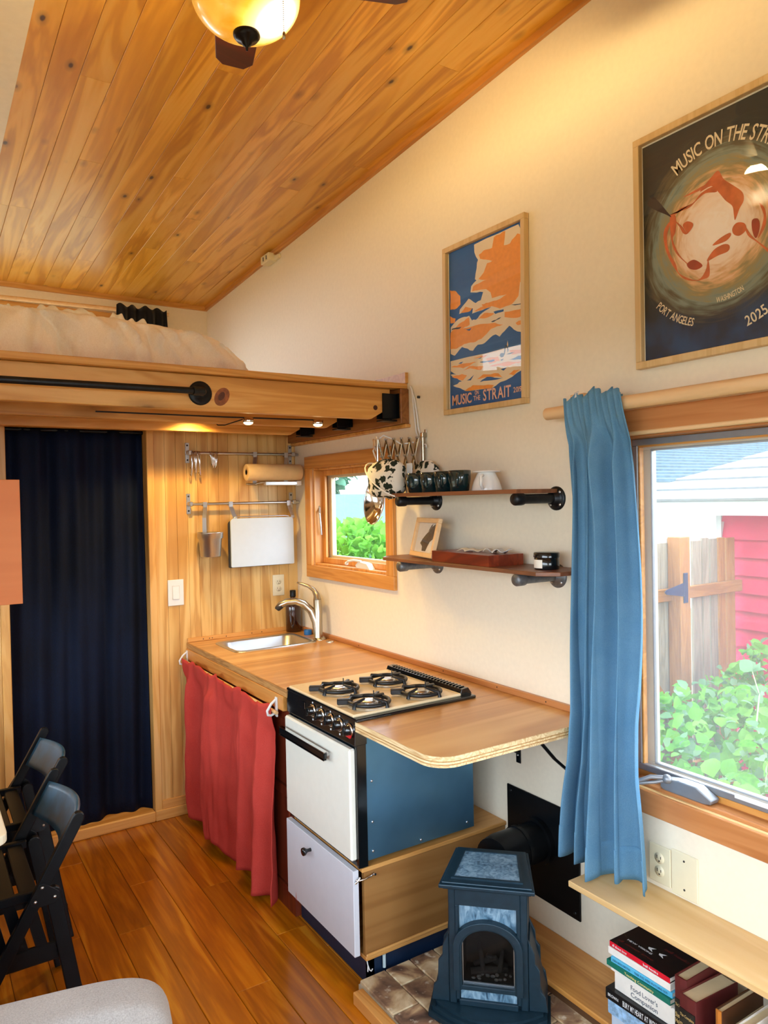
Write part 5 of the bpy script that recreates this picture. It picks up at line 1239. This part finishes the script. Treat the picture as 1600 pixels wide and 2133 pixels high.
BK = dict(red=col('book_red', '#d2122a'), black=col('book_black', '#0b0d12', .3), white=col('book_white', '#e8e4dc'), sky=col('book_sky', '#54b4dc'), green=col('book_green', '#0d6e5c'), pale=col('book_pale', '#b9c9dc'), floral=plain('book_floral', '#8fb4d6', .5, var=.4, scale=70), maroon=col('book_maroon', '#5c1c1a', .55), tan=col('book_tan', '#cbb891', .8), orange=col('book_orange', '#b8702a'), brown=col('book_brown', '#4a2a16'), yellow=col('ink_yellow', '#e8d88a'), navy_ink=col('ink_navy', '#123a5a'), grey_ink=col('ink_grey', '#5a6470'), gold=col('ink_gold', '#c9a86a'))
z = BZ
T_ = book_flat(-.215, -.05, 1.24, 1.455, z, z+.045, BK['pale'], 'thick pale grey blue book at the bottom of the book stack'); z += .045
book_flat(-.222, -.06, 1.245, 1.462, z, z+.044, BK['floral'], 'pale blue floral book low in the stack, under the black spine'); z += .044
book_flat(-.226, -.07, 1.24, 1.466, z, z+.032, BK['black'], 'black book with white lettered spine low in the stack', lines=(('BROWN', .04, .2, .35, .62), ('BURY MY HEART AT WOUNDED KNEE', .27, .97, .25, .75)), rot=1); z += .032
book_flat(-.212, -.06, 1.24, 1.444, z, z+.053, BK['white'], 'thick white book with grey blue lettering in the stack middle', lines=(("Food Lover's", .28, .72, .52, .78), ('Companion', .28, .72, .16, .42)), tcol=BK['grey_ink']); z += .053
book_flat(-.218, -.07, 1.25, 1.452, z, z+.011, BK['white'], 'thin white book between the green and thick white books'); z += .011
book_flat(-.224, -.065, 1.246, 1.463, z, z+.017, BK['green'], 'green spined book in the upper half of the stack', lines=(('Teaching Community', .30, .76, .3, .75),), tcol=BK['yellow'], rot=-1); z += .017
book_flat(-.220, -.065, 1.248, 1.450, z, z+.016, BK['sky'], 'sky blue spined book in the upper half of the stack', lines=(('ZORA NEALE HURSTON', .03, .33, .3, .7), ('THEIR EYES WERE WATCHING GOD', .40, .93, .3, .7)), tcol=BK['navy_ink'], rot=1.5); z += .016
book_flat(-.217, -.06, 1.252, 1.462, z, z+.021, BK['white'], 'white spined book just under the red spined one'); z += .021
tb = book_flat(-.216, -.075, 1.252, 1.458, z, z+.017, BK['black'], 'black covered book with red spine on top of the stack', spine=BK['red'], lines=(('all about love', .05, .30, .28, .72), ('bell hooks', .58, .82, .28, .72)), rot=-1)
m = MB(); hz = .0166
def ctop(x0_, y0_): return lambda x, y: (x0_+y, y0_-x, hz+.0002)
text(m, 'NEW VISIONS', ctop(-.028, .075), .085, .007, .01)
for cx_, s_ in ((-.0, 1), (.0, -1)):
    for p in ([(.0, .0), (.020, .008), (.012, -.002), (.022, -.010), (.004, -.006)],): m.add([(.008+s_*.0-.012+q[1]*1.2, .0+s_*.018-q[0], hz+.0003) for q in p], [[0, 1, 2, 3, 4]])
build('cover_lettering', m, M['white'], tb, local=True)
m = MB(); text(m, 'all about love', ctop(-.050, .09), .12, .010, .01); build('cover_title', m, BK['maroon'], tb, local=True)
m = MB(); text(m, 'bell hooks', ctop(.02, -.015), .08, .013, .01); build('cover_author', m, BK['maroon'], tb, local=True)
def book_up(x0, x1, y0, y1, h, mat, label, spine=None, rot=0, lean=0, lines=(), tcol=None, band=None):
    cxy = ((x0+x1)/2, (y0+y1)/2)
    T = thing('book', label, 'book', (cxy[0], cxy[1], BZ), R_(rot), group='books on the low ledge'); T.rotation_euler = (R_(lean), 0, R_(rot))
    a, b_, c, d = x0-cxy[0], x1-cxy[0], y0-cxy[1], y1-cxy[1]; t = .003
    m = MB(); m.box(a, b_, c, c+t, 0, h, .0006); m.box(a, b_, d-t, d, 0, h, .0006); build('cover', m, mat, T, local=True)
    m = MB(); m.prism([(a+t, c), (a-.001, c+.003), (a-.003, (c+d)/2), (a-.001, d-.003), (a+t, d)], 'xy', 0, h); build('spine', m, spine or mat, T, local=True)
    build('pages', MB().box(a+t, b_-.004, c+t, d-t, .004, h-.005), BK['tan'], T, local=True)
    if band: build('spine_label', MB().box(a-.0042, a-.002, c+.002, d-.002, band[0]*h, band[1]*h), M['black_enamel'], T, local=True)
    if lines:
        for s, z0_, z1_ in lines:
            m = MB(); text(m, s, lambda x, y: (a-.0046, d-.004-x, z0_*h+y), (d-c)-.008, (z1_-z0_)*h, .015); build('spine_lettering', m, tcol or BK['gold'], T, local=True)
    return T
book_up(-.212, -.06, 1.206, 1.242, .270, BK['maroon'], 'worn maroon hardcover with black spine label, touching the book stack', band=(.40, .78), lines=(('The Complete', .71, .74), ('Sherlock', .60, .645), ('Holmes', .54, .585)))
book_up(-.240, -.075, 1.152, 1.203, .250, BK['maroon'], 'worn maroon hardcover with black spine label, second from the stack', band=(.36, .86), lines=(('The Complete', .78, .81), ('Sherlock', .66, .71), ('Holmes', .58, .63)), rot=-4)
book_up(-.225, -.08, 1.119, 1.137, .190, BK['pale'], 'small pale blue book standing between maroon and brown books')
book_up(-.235, -.06, 1.088, 1.108, .262, BK['brown'], 'brown covered book with an orange spine standing on the ledge', spine=BK['orange'], rot=-1, lean=0, lines=(('HISTORY', .60, .66),), tcol=BK['yellow'])
book_up(-.20, -.06, 1.062, 1.088, .215, BK['tan'], 'tan book standing between the orange and white books')
book_up(-.232, -.06, 1.028, 1.055, .250, BK['white'], 'tall white book with dark red spine near the frame edge', spine=BK['maroon'], rot=-1)
book_up(-.225, -.06, .982, 1.014, .225, BK['white'], 'white book with black spine nearest the frame edge', spine=BK['black'], rot=-1)

# ------------------------------------------------------------------ chairs, table, sofa, cabinet on the left
ch = thing('folding_chair', 'black wooden folding chair nearer the grey sofa', 'chair', (-1.66, 2.668, 0), group='black folding chairs')
HW = .238
def CB(p, q, w, t, y):       # bar in the side plane y (thickness t along y), width w
    m = MB(); d = Vector((q[0]-p[0], 0, q[1]-p[1])); n = Vector((-d.z, 0, d.x)).normalized()*w/2
    a, b = Vector((p[0], 0, p[1])), Vector((q[0], 0, q[1])); poly = [(a+n), (a-n), (b-n), (b+n)]
    pts = [(v.x+1.66, v.z) for v in poly[:2]]; pts += [(poly[2].x+1.66, poly[2].z)]
    e = b-a; e.normalize()
    for i in range(1, 6): ang = math.pi*i/6; v = b+n*(-math.cos(ang))+e*(w/2*math.sin(ang)); pts.append((v.x+1.66, v.z))
    pts.append((poly[3].x+1.66, poly[3].z)); m.prism(pts, 'xz', y-t/2, y+t/2); return m
ux = lambda z: -1.539+(z-.599)*.564
for s in (-1, 1):
    y = s*(HW-.011)
    build('upright', CB((ux(.012), .012), (ux(.693), .693), .036, .022, y), M['chairblk'], ch, local=True, bev=.003)
    build('leg', CB((-1.482, .008), (-1.560, .47), .044, .022, y-s*.022), M['chairblk'], ch, local=True, bev=.003)
    build('seat_rail', box(-.31, .075, y-s*.030-.010, y-s*.030+.010, .462, .490, .003), M['chairblk'], ch, local=True)
    build('side_bar', MB().box(-.20, .15, y-s*.040-.007, y-s*.040+.007, .255, .310, .003), M['chairblk'], ch, local=True)
    for x in (.030, -.024, -.077, -.130):
        sm_ = MB(); sm_.hexa([(x+.036-.017, y-s*.040-.004, .31), (x+.036+.017, y-s*.040-.004, .31), (x+.036+.017, y-s*.040+.004, .31), (x+.036-.017, y-s*.040+.004, .31)], [(x-.017, y-s*.040-.004, .466), (x+.017, y-s*.040-.004, .466), (x+.017, y-s*.040+.004, .466), (x-.017, y-s*.040+.004, .466)])
        build('slat', sm_, M['chairblk'], ch, local=True)
    pl_ = MB(); pl_.prism([(.035, .462), (.030, .478), (.058, .520), (.072, .522), (.112, .488), (.114, .470), (.100, .455), (.05, .452)], 'xz', y+s*.012, y+s*.0145)
    hp = build('hinge_plate', pl_, M['black_metal'], ch, local=True, bev=.001)
    bo = MB()
    for x, z in ((.046, .472), (.066, .510), (.100, .474)): bo.lathe([(.005, s*.0145), (.0045, s*.0165), (.0001, s*.018)], (x, y, z), 10, 'y')
    build('bolt', bo, M['steel'], hp, local=True)
def bslat(u, v):
    y = -HW+.02+u*(2*HW-.04); x = 1.66+ux(.57+.105*v)+.050*math.sin(math.pi*u)-.004; z = .565+.105*v+.012*math.sin(math.pi*u)*(v-.2)
    return (x, y, z)
build('back_slat', MB().grid(bslat, 24, 6), plain('sky_sheen_slat', '#234a60', .36, var=.4, spec=.9, scale=20), ch, local=True, solid=.012)  # black slat; blue sky reflection is put into its base colour
for i in range(6): build('seat_slat', box(-.30+.062*i, -.30+.062*i+.050, -HW+.035, HW-.035, .468, .482, .003), M['chairblk'], ch, local=True)
build('stretcher', box(.165, .183, -HW+.04, HW-.04, .10, .135, .003), M['chairblk'], ch, local=True); build('stretcher', box(-.135, -.117, -HW+.03, HW-.03, .14, .17, .003), M['chairblk'], ch, local=True)
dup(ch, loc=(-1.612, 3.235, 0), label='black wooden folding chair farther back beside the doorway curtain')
tb_ = thing('dining_table', 'pale round cornered table whose edge shows at the left', 'table', (-1.97, 2.9, 0))
p = []
for cx, cy_, a0 in ((-1.735, 3.44, 0), (-2.20, 3.44, 90), (-2.20, 2.34, 180), (-1.735, 2.34, 270)):
    for i in range(7): a = R_(a0+15*i); p.append((cx+.042*math.cos(a), cy_+.042*math.sin(a)))
build('tabletop', MB().prism(p, 'xy', .715, .742), plain('pale_top', '#ece2c6', .35, var=.03), tb_, bev=.004)
for y in (2.42, 3.36): build('leg', box(-2.20, -2.16, y-.02, y+.02, 0, .715, .003), M['chairblk'], tb_)
build('wall_cleat', box(-2.245, -2.20, 2.4, 3.4, .66, .715), M['chairblk'], tb_)
wcb = thing('wall_cabinet', 'wall cabinet end panel in orange wood at the left edge', 'cabinet', (-1.95, 2.8, 1.38))
build('side_panel', box(XL+.002, -1.616, 2.50, 2.518, 1.362, 1.741, .001), wood('orange_ply', '#a4501c', '#c66c2c', '#d27a3a', 'x', .5, scale=.3, streak=.25, vary=.02), wcb)
build('cabinet_box', MB().box(XL+.002, -1.640, 2.518, 3.60, 1.362, 1.38).box(XL+.002, -1.640, 2.518, 3.60, 1.723, 1.741).box(XL+.002, XL+.012, 2.518, 3.60, 1.38, 1.723).box(XL+.002, -1.64, 3.582, 3.60, 1.38, 1.723), M['pine_x'], wcb)
for a, b_ in ((2.519, 3.055), (3.06, 3.60)):
    d_ = build('cabinet_door', box(-1.6395, -1.6205, a, b_, 1.364, 1.739, .001), M['white'], wcb)
    build('door_knob', MB().lathe([(.006, -1.6205), (.006, -1.607), (.013, -1.602), (.0001, -1.598)], (0, b_-.04, 1.40), 14, 'x'), M['steel'], d_)
sf = thing('sofa', 'grey upholstered sofa whose rounded arm shows at lower left', 'sofa', (-1.86, 1.2, 0))
def pill(x0, x1, y0, y1, z0, z1, r, n=8):
    def fn(u, v):
        a = 2*math.pi*u; t = math.pi*(v-.5); e = .32
        sg = lambda q: (abs(q)**e)*(1 if q > 0 else -1)
        c = abs(math.cos(t))**e
        return ((x0+x1)/2+(x1-x0)/2*sg(math.cos(a))*c, (y0+y1)/2+(y1-y0)/2*sg(math.sin(a))*c, (z0+z1)/2+(z1-z0)/2*sg(math.sin(t)))
    return MB().grid(fn, 64, 32, cu=True)
ar = pill(-2.20, -1.435, 1.575, 1.73, .10, .598, .1); rot_ = Matrix.Translation((-1.44, 1.64, 0)) @ Matrix.Rotation(R_(-11), 4, 'Z') @ Matrix.Translation((1.44, -1.64, 0))
ar.v = [tuple(rot_ @ Vector(q)) for q in ar.v]; build('arm', ar, M['greyfab'], sf)
build('arm', pill(-2.20, -1.47, .52, .66, .10, .598, .1), M['greyfab'], sf)
build('seat_cushion', pill(-2.05, -1.45, .67, 1.56, .28, .44, .1), M['greyfab'], sf); build('backrest', pill(-2.22, -2.04, .56, 1.70, .12, .80, .1), M['greyfab'], sf)
build('base', box(-2.18, -1.50, .60, 1.66, .09, .28, .01), M['greyfab'], sf)
for x in (-2.12, -1.56):
    for y in (.64, 1.62): build('leg', MB().cyl((x, y, 0), (x, y, .10), .014, .02, 12), M['chairblk'], sf)

# ------------------------------------------------------------------ ceiling fan
FX, FY = -1.150, 1.770
FZ = zc(FY)
cf = thing('ceiling_fan', 'dark ceiling fan with a lit amber glass bowl', 'ceiling fan', (FX, FY, FZ))
M['fanblade'] = wood('fan_blade', '#1c0804', '#3a1208', '#4a1a0c', 'x', .35, scale=.8, vary=.03); M['bronze'] = plain('dark_bronze', '#1a1310', .3, .7, var=.2)
build('canopy', MB().lathe([(.075, FZ+.004), (.075, FZ-.02), (.05, FZ-.05), (.02, FZ-.06)], (FX, FY, 0), 28), M['bronze'], cf)
build('motor', MB().lathe([(.02, FZ-.055), (.10, FZ-.075), (.125, FZ-.11), (.125, FZ-.17), (.10, FZ-.205), (.06, FZ-.215), (.055, FZ-.25), (.115, FZ-.265), (.115, FZ-.285), (.0001, FZ-.286)], (FX, FY, 0), 36), M['bronze'], cf)
for k in range(4):
    a = R_(90-17-90*k); m = MB(); m.M = Matrix.Translation((FX, FY, FZ-.272)) @ Matrix.Rotation(a, 4, 'Z') @ Matrix.Rotation(R_(9), 4, 'X')
    m.prism([(.15, -.045), (.30, -.062), (.40, -.060), (.435, -.035), (.44, .03), (.415, .052), (.30, .060), (.15, .045)], 'xy', -.004, .004)
    bl_ = build('blade', m, M['fanblade'], cf, bev=.002)
    m2 = MB(); m2.M = m.M; m2.box(.06, .20, -.014, .014, .004, .010, .002); build('blade_iron', m2, M['bronze'], bl_)
BZ0, BR = 2.842, .137        # bottom of bowl, rim radius
m = NT('amber_glass'); g = m.node('NewGeometry'); bl2 = (FX+.052, FY-.050, BZ0+.042)
vd = m.node('VectorMath', operation='DISTANCE'); m.link(g.outputs['Position'], vd.inputs[0]); vd.inputs[1].default_value = bl2
nn = m.noise(m.coords(rnd=False), 16, 4, .8)
heat = m.ramp(vd.outputs['Value'], [(.03, (1, 1, 1)), (.06, (.13, .13, .13)), (.11, (.045, .045, .045)), (.3, (.026, .026, .026))])
colr = m.mix(m.ramp(nn, [(.35, '#e89a18'), (.65, '#ffc24a')]), '#fff0c0', m.ramp(vd.outputs['Value'], [(.03, (1, 1, 1)), (.09, (0, 0, 0))]))
m.base('#c9983a', .25, coat=.5); m.link(colr, m.b.inputs['Emission Color']); m.link(m.math('MULTIPLY', heat, 14.0), m.b.inputs['Emission Strength'])
M['bowl'] = m.mat
prof = [(.0001, BZ0)]+[(BR*math.sin(t*math.pi/2*.98), BZ0+.095*(1-math.cos(t*math.pi/2*.98))) for t in [i/12 for i in range(1, 13)]]+[(BR*1.01, BZ0+.105), (BR*.98, BZ0+.106)]
build('bowl', MB().lathe(prof, (FX, FY, 0), 48), M['bowl'], cf)
build('finial', MB().lathe([(.034, BZ0+.002), (.034, BZ0-.004), (.028, BZ0-.012), (.014, BZ0-.018), (.011, BZ0-.026), (.004, BZ0-.031), (.0025, BZ0-.040), (.0001, BZ0-.041)], (FX, FY, 0), 28), M['bronze'], cf)
pc = MB(); px_, py_ = FX+.035, FY-.143
for i in range(46): pc.sphere((px_, py_, 3.0-.0048*i), .0017, 6, 4)
build('pull_chain', pc, M['nickel'], cf, kind='stuff'); build('pull_bob', MB().lathe([(.0015, 2.785), (.004, 2.780), (.004, 2.768), (.0001, 2.765)], (px_, py_, 0), 10), M['nickel'], cf)
def lamp(loc, e, c, r, par):
    d = bpy.data.lights.new('fan_bulb', 'POINT'); d.energy = e; d.color = c; d.shadow_soft_size = r
    o = bpy.data.objects.new('fan_bulb', d); COL.objects.link(o); o.parent = par; o.location = Vector(loc)-Vector(par.location); return o
lamp((FX+.05, FY-.03, BZ0+.118), 27, (1, .70, .30), .045, cf); lamp((FX-.06, FY+.04, BZ0+.118), 27, (1, .70, .30), .045, cf)

# ================================================================== OUTSIDE
GZ = -.60
M['ground'] = plain('garden_soil', '#6f6a52', .9, var=.3, scale=4); M['fence_grey'] = wood('fence_grey', '#5a4e42', '#8a7c6a', '#a29480', 'z', .8, scale=1.0, vary=.12); M['fence_tan'] = wood('fence_tan', '#6a3f1c', '#96622e', '#a8743c', 'z', .7, scale=1.0, vary=.05); M['fence_rail'] = wood('fence_rail', '#6a3f1c', '#96622e', '#a8743c', 'x', .7, scale=1.0, vary=.05)
M['shed_red'] = plain('red_siding', '#c00c48', .6, var=.08, scale=8); M['ext_white'] = plain('exterior_white', '#c4c8cc', .7, var=.03); M['shingle'] = plain('grey_shingle', '#4e626c', .9, var=.25, scale=12); M['shingle2'] = plain('pale_shingle', '#8d9296', .9, var=.1, scale=12)
gb = MB(); gb.box(.16, 40, -30, 60, GZ-.1, GZ); gb.box(-40, .16, YL+.2, 60, GZ-.1, GZ); gb.box(-40, XL-.2, -30, YL+.2, GZ-.1, GZ); gb.box(XL-.2, .16, -30, YF-.2, GZ-.1, GZ)
struct('ground', gb, M['ground'])
fg = thing('fence', 'weathered board fence with tan post seen through the big window', 'fence', (2.6, 3.1, GZ))
x = 1.75; i = 0
for x, w, zt, mt in ((1.80, .12, 1.35, 'fence_grey'), (1.93, .13, 1.34, 'fence_grey'), (2.07, .12, 1.35, 'fence_grey'), (2.20, .11, 1.345, 'fence_grey'), (2.318, .095, 1.36, 'fence_grey'), (2.575, .10, 1.345, 'fence_grey'), (2.685, .075, 1.34, 'fence_grey'), (2.775, .08, 1.35, 'fence_grey'), (2.872, .075, 1.335, 'fence_tan'), (2.965, .10, 1.345, 'fence_tan'), (1.66, .13, 1.34, 'fence_grey'), (1.52, .13, 1.35, 'fence_grey')):
    build('fence_board', box(x, x+w, 3.10, 3.118, GZ, zt+.01*math.sin(x*31), .003), M[mt], fg)
build('post', box(2.30, 2.405, 3.0, 3.098, GZ, 1.375, .004), M['fence_tan'], fg)
build('rail', box(1.4, 3.092, 3.062, 3.098, .955, 1.035, .003), M['fence_rail'], fg); build('rail', box(1.4, 3.092, 3.062, 3.098, -.25, -.16, .003), M['fence_rail'], fg)
br = MB(); br.prism([(1.95, .55), (2.42, .02), (2.42, .12), (2.02, .58)], 'xz', 3.065, 3.098); build('brace', br, M['fence_rail'], fg)
hg = MB(); hg.box(2.325, 2.365, 2.990, 2.9995, .945, 1.14, .002); hg.prism([(2.13, 1.03), (2.15, 1.015), (2.345, .985), (2.345, 1.08), (2.15, 1.045)], 'xz', 2.992, 2.998)
build('hinge', hg, plain('blue_black_hinge', '#2c3550', .5, .3), fg)
sd = thing('red_shed', 'bright red shed with white eave beyond the fence', 'shed', (4.3, 1.4, GZ))
build('wall', MB().box(3.14, 5.6, .0, 3.24, GZ, 1.55), M['shed_red'], sd)
z = GZ
while z < 1.54:
    m = MB(); m.hexa([(3.098, -.02, z), (3.14, -.02, z), (3.14, 3.25, z), (3.098, 3.25, z)], [(3.130, -.02, z+.128), (3.14, -.02, z+.128), (3.14, 3.25, z+.128), (3.130, 3.25, z+.128)])
    build('siding_board', m, M['shed_red'], sd); z += .128
build('fascia', MB().box(2.86, 2.90, -.4, 4.0, 1.50, 1.60).box(2.90, 3.14, -.4, 4.0, 1.50, 1.52), M['ext_white'], sd)
build('corner_board', box(3.09, 3.14, 3.22, 3.26, GZ, 1.52), M['ext_white'], sd)
rf = MB(); rf.hexa([(2.84, -.4, 1.60), (2.84, 4.0, 1.60), (5.9, 4.0, 1.60), (5.9, -.4, 1.60)], [(4.3, .9, 2.28), (4.3, 2.4, 2.28), (4.5, 2.4, 2.28), (4.5, .9, 2.28)])
build('roof', rf, M['shingle2'], sd)
for r in range(9):
    t0, t1 = r/9, (r+1)/9; m = MB()
    def rp(t, k, o): xx = 2.84+(4.3-2.84)*t; ya = -.4+(.9+.4)*t; yb = 4.0+(2.4-4.0)*t; zz = 1.60+.68*t; return (xx-.012*o, ya if k == 0 else yb, zz+.02*o)
    m.add([rp(t0, 0, 1), rp(t0, 1, 1), rp(t1, 1, .35), rp(t1, 0, .35), rp(t0, 0, .1), rp(t0, 1, .1)], [(0, 3, 2, 1), (0, 1, 5, 4)]); build('shingle_course', m, M['shingle2'], sd)
hs = thing('neighbour_house', 'white neighbouring house with grey shingled roof far behind the fence', 'house', (12, 10, GZ))
build('wall', MB().box(7.5, 24, 9.0, 15, GZ, 1.9), M['ext_white'], hs)
build('fascia', box(7.2, 24.3, 8.55, 8.62, 1.72, 1.88), M['ext_white'], hs)
for r in range(32):
    t0, t1 = r/32, (r+1)/32; m = MB(); q = lambda t, o: (8.5+4.5*t, 1.88+2.2*t+.06*o)
    a, b_ = q(t0, 1), q(t1, .2); c = q(t0, 0)
    m.add([(7.1, a[0], a[1]), (24.4, a[0], a[1]), (24.4, b_[0], b_[1]), (7.1, b_[0], b_[1]), (7.1, c[0], c[1]), (24.4, c[0], c[1])], [(0, 1, 2, 3), (0, 4, 5, 1)]); build('shingle_course', m, M['shingle'], hs)
build('gable', MB().prism([(9.0, 1.85), (13.0, 3.95), (16, 1.85)], 'yz', 7.5, 7.6), M['ext_white'], hs)
# leafy plants outside the big window
def leaf_mat(name, a, b_, t=.5):
    m = NT(name); c = m.ramp(m.oi.outputs['Random'] if hasattr(m, 'oi') else m.noise(m.coords(), 6, 2), [(.2, a), (.8, b_)])
    m.base(c, .5, 0, .3); tr = m.node('BsdfTranslucent'); m.link(c, tr.inputs[0]); mx = m.node('MixShader'); mx.inputs[0].default_value = t
    m.link(m.b.outputs[0], mx.inputs[1]); m.link(tr.outputs[0], mx.inputs[2]); m.link(mx.outputs[0], m.n['Material Output'].inputs[0]); return m.mat
M['leaf1'] = leaf_mat('vine_leaf', '#2c8018', '#74b430'); M['leaf2'] = leaf_mat('pale_leaf', '#5a8a62', '#8fae86'); M['leaf3'] = leaf_mat('conifer', '#3c7058', '#78a88c', .3); M['leaf4'] = leaf_mat('fern_leaf', '#489030', '#8cc04c'); M['stem'] = plain('vine_stem', '#b9c4a2', .7, var=.1)
def leaf_shape(mb, p, s, d, nrm):
    d = Vector(d).normalized(); n = Vector(nrm); n = (n-n.dot(d)*d).normalized(); w = d.cross(n); P = Vector(p)
    pr = [(0, 0), (.25, .38), (.55, .42), (.8, .22), (1, 0)]
    mid = [P+d*s*t-n*s*.10*(2*t-1)**2 for t, _ in pr]; L = [mid[i]+w*s*pr[i][1]+n*s*.10 for i in range(1, 4)]; Rr = [mid[i]-w*s*pr[i][1]+n*s*.10 for i in range(1, 4)]
    vs = mid+L+Rr; mb.add(vs, [(0, 1, 5), (0, 8, 1), (1, 2, 6, 5), (1, 8, 9, 2), (2, 3, 7, 6), (2, 9, 10, 3), (3, 4, 7), (3, 10, 4)], True)
rnd = random.Random(5)
def rdir(up=.3): return (rnd.uniform(-1, 1), rnd.uniform(-1, 1), rnd.uniform(-.6, 1)+up)
def ppos():
    x = rnd.uniform(.42, 2.75); az = R_(rnd.uniform(49, 72)); y = min(2.72, (x+1.9)/math.tan(az))
    top = .50+.10*math.sin(x*3.2+y*4.1)+.10*min(1, max(0, x-.9))+(.10 if y < 1.6 else 0)
    return x, y, GZ+(top-GZ)*(rnd.random()**.45)
vn = thing('vine_bush', 'sprawling bright green leafy vine right outside the big window', 'bush', (1.3, 1.5, GZ))
meshes = []
for k in range(5):
    m = MB(); leaf_shape(m, (0, 0, 0), 1.0, (1, 0, .15*k-.3), (.2*k-.4, .15, 1)); meshes.append(m)
first = None
for i in range(300):
    s = rnd.uniform(.05, .105) if i % 4 else rnd.uniform(.10, .16); x, y, z = ppos(); z += .03
    k = i % 5
    if i < 5: o = build('leaf', meshes[k], M['leaf1' if k != 3 else 'leaf2'], vn, local=True); meshes[k] = o
    else: o = meshes[k].copy(); COL.objects.link(o)
    o.location = (x-1.3, y-1.5, z-GZ); o.scale = (s, s, s); o.rotation_euler = (rnd.uniform(-.9, .9), rnd.uniform(-.9, .9), rnd.uniform(0, 6.3))
m = MB()
for i in range(2600):
    x, y, z = ppos(); leaf_shape(m, (x, y, z-.03), rnd.uniform(.04, .09), rdir(), rdir(.8))
build('foliage', m, M['leaf4'], vn, kind='stuff')
m = MB()
for i in range(1000):
    x, y, z = ppos(); leaf_shape(m, (x, y, z+.01), rnd.uniform(.03, .07), rdir(), rdir(.8))
build('pale_foliage', m, M['leaf2'], vn, kind='stuff')
m = MB()
for i in range(26):
    x, y, z = ppos(); p = [Vector((x, y, GZ+.2))]; d = Vector((rnd.uniform(-.3, .3), rnd.uniform(-.35, .15), .5))
    for j in range(6): p.append(p[-1]+d*.30*(z-GZ)); d = (d+Vector((rnd.uniform(-.3, .3), rnd.uniform(-.3, .15), rnd.uniform(-.25, .1)))).normalized()*.55
    m.tube(p, .004, 5)
build('stem', m, M['stem'], vn, kind='stuff')
m = MB(); sp_ = [Vector((1.45, 1.95, .25)), Vector((1.50, 1.98, .42)), Vector((1.44, 1.99, .55)), Vector((1.52, 2.02, .68)), Vector((1.48, 2.03, .80))]; m.tube(sp_, [.006, .005, .004, .003, .002], 6); build('tall_stem', m, M['stem'], vn)
m = MB()
for p in sp_[1:]:
    for j in range(4): leaf_shape(m, p, rnd.uniform(.05, .08), rdir(), rdir(.8))
build('tall_leaves', m, M['leaf2'], vn)
def blob_bush(name, label, cat, c, r, n, s, mat, spiky=False, trunk=True):
    T = thing(name, label, cat, (c[0], c[1], GZ)); m = MB()
    for i in range(n):
        a = rnd.uniform(0, 6.283); t = rnd.uniform(-1, 1); q = math.sqrt(1-t*t); k = rnd.uniform(.6, 1)**.5
        p = (c[0]+r[0]*q*math.cos(a)*k, c[1]+r[1]*q*math.sin(a)*k, c[2]+r[2]*t*k)
        d = (math.cos(a)*q+rnd.uniform(-.5, .5), math.sin(a)*q+rnd.uniform(-.5, .5), t*.5+rnd.uniform(-.6, .7))
        leaf_shape(m, p, s*rnd.uniform(.6, 1.3), d, rdir(1))
    build('foliage', m, M[mat], T, kind='stuff')
    if trunk: build('trunk', MB().tube([(c[0], c[1], GZ), (c[0], c[1], c[2])], .05, 8), M['stem'], T)
blob_bush('fern_shrub', 'bright feathery green shrub just outside the small kitchen window', 'shrub', (1.75, 6.0, .45), (1.1, .9, 1.0), 9000, .09, 'leaf4')
blob_bush('conifer_tree', 'pale blue green tree beyond the small kitchen window', 'tree', (3.4, 13.2, 4.2), (2.6, 2.2, 3.4), 12000, .22, 'leaf3')
sh2 = thing('garden_shed', 'blue grey shed roof glimpsed through the small kitchen window', 'shed', (3.6, 8.6, GZ))
build('wall', box(2.4, 4.6, 8.2, 9.6, GZ, 1.2), plain('blue_grey_wall', '#44657c', .7, var=.05), sh2)
build('roof', MB().prism([(8.0, 1.15), (8.9, 1.75), (9.8, 1.15)], 'yz', 2.2, 4.8), plain('blue_grey_roof', '#4a6c84', .8, var=.08), sh2)
lt_ = MB()
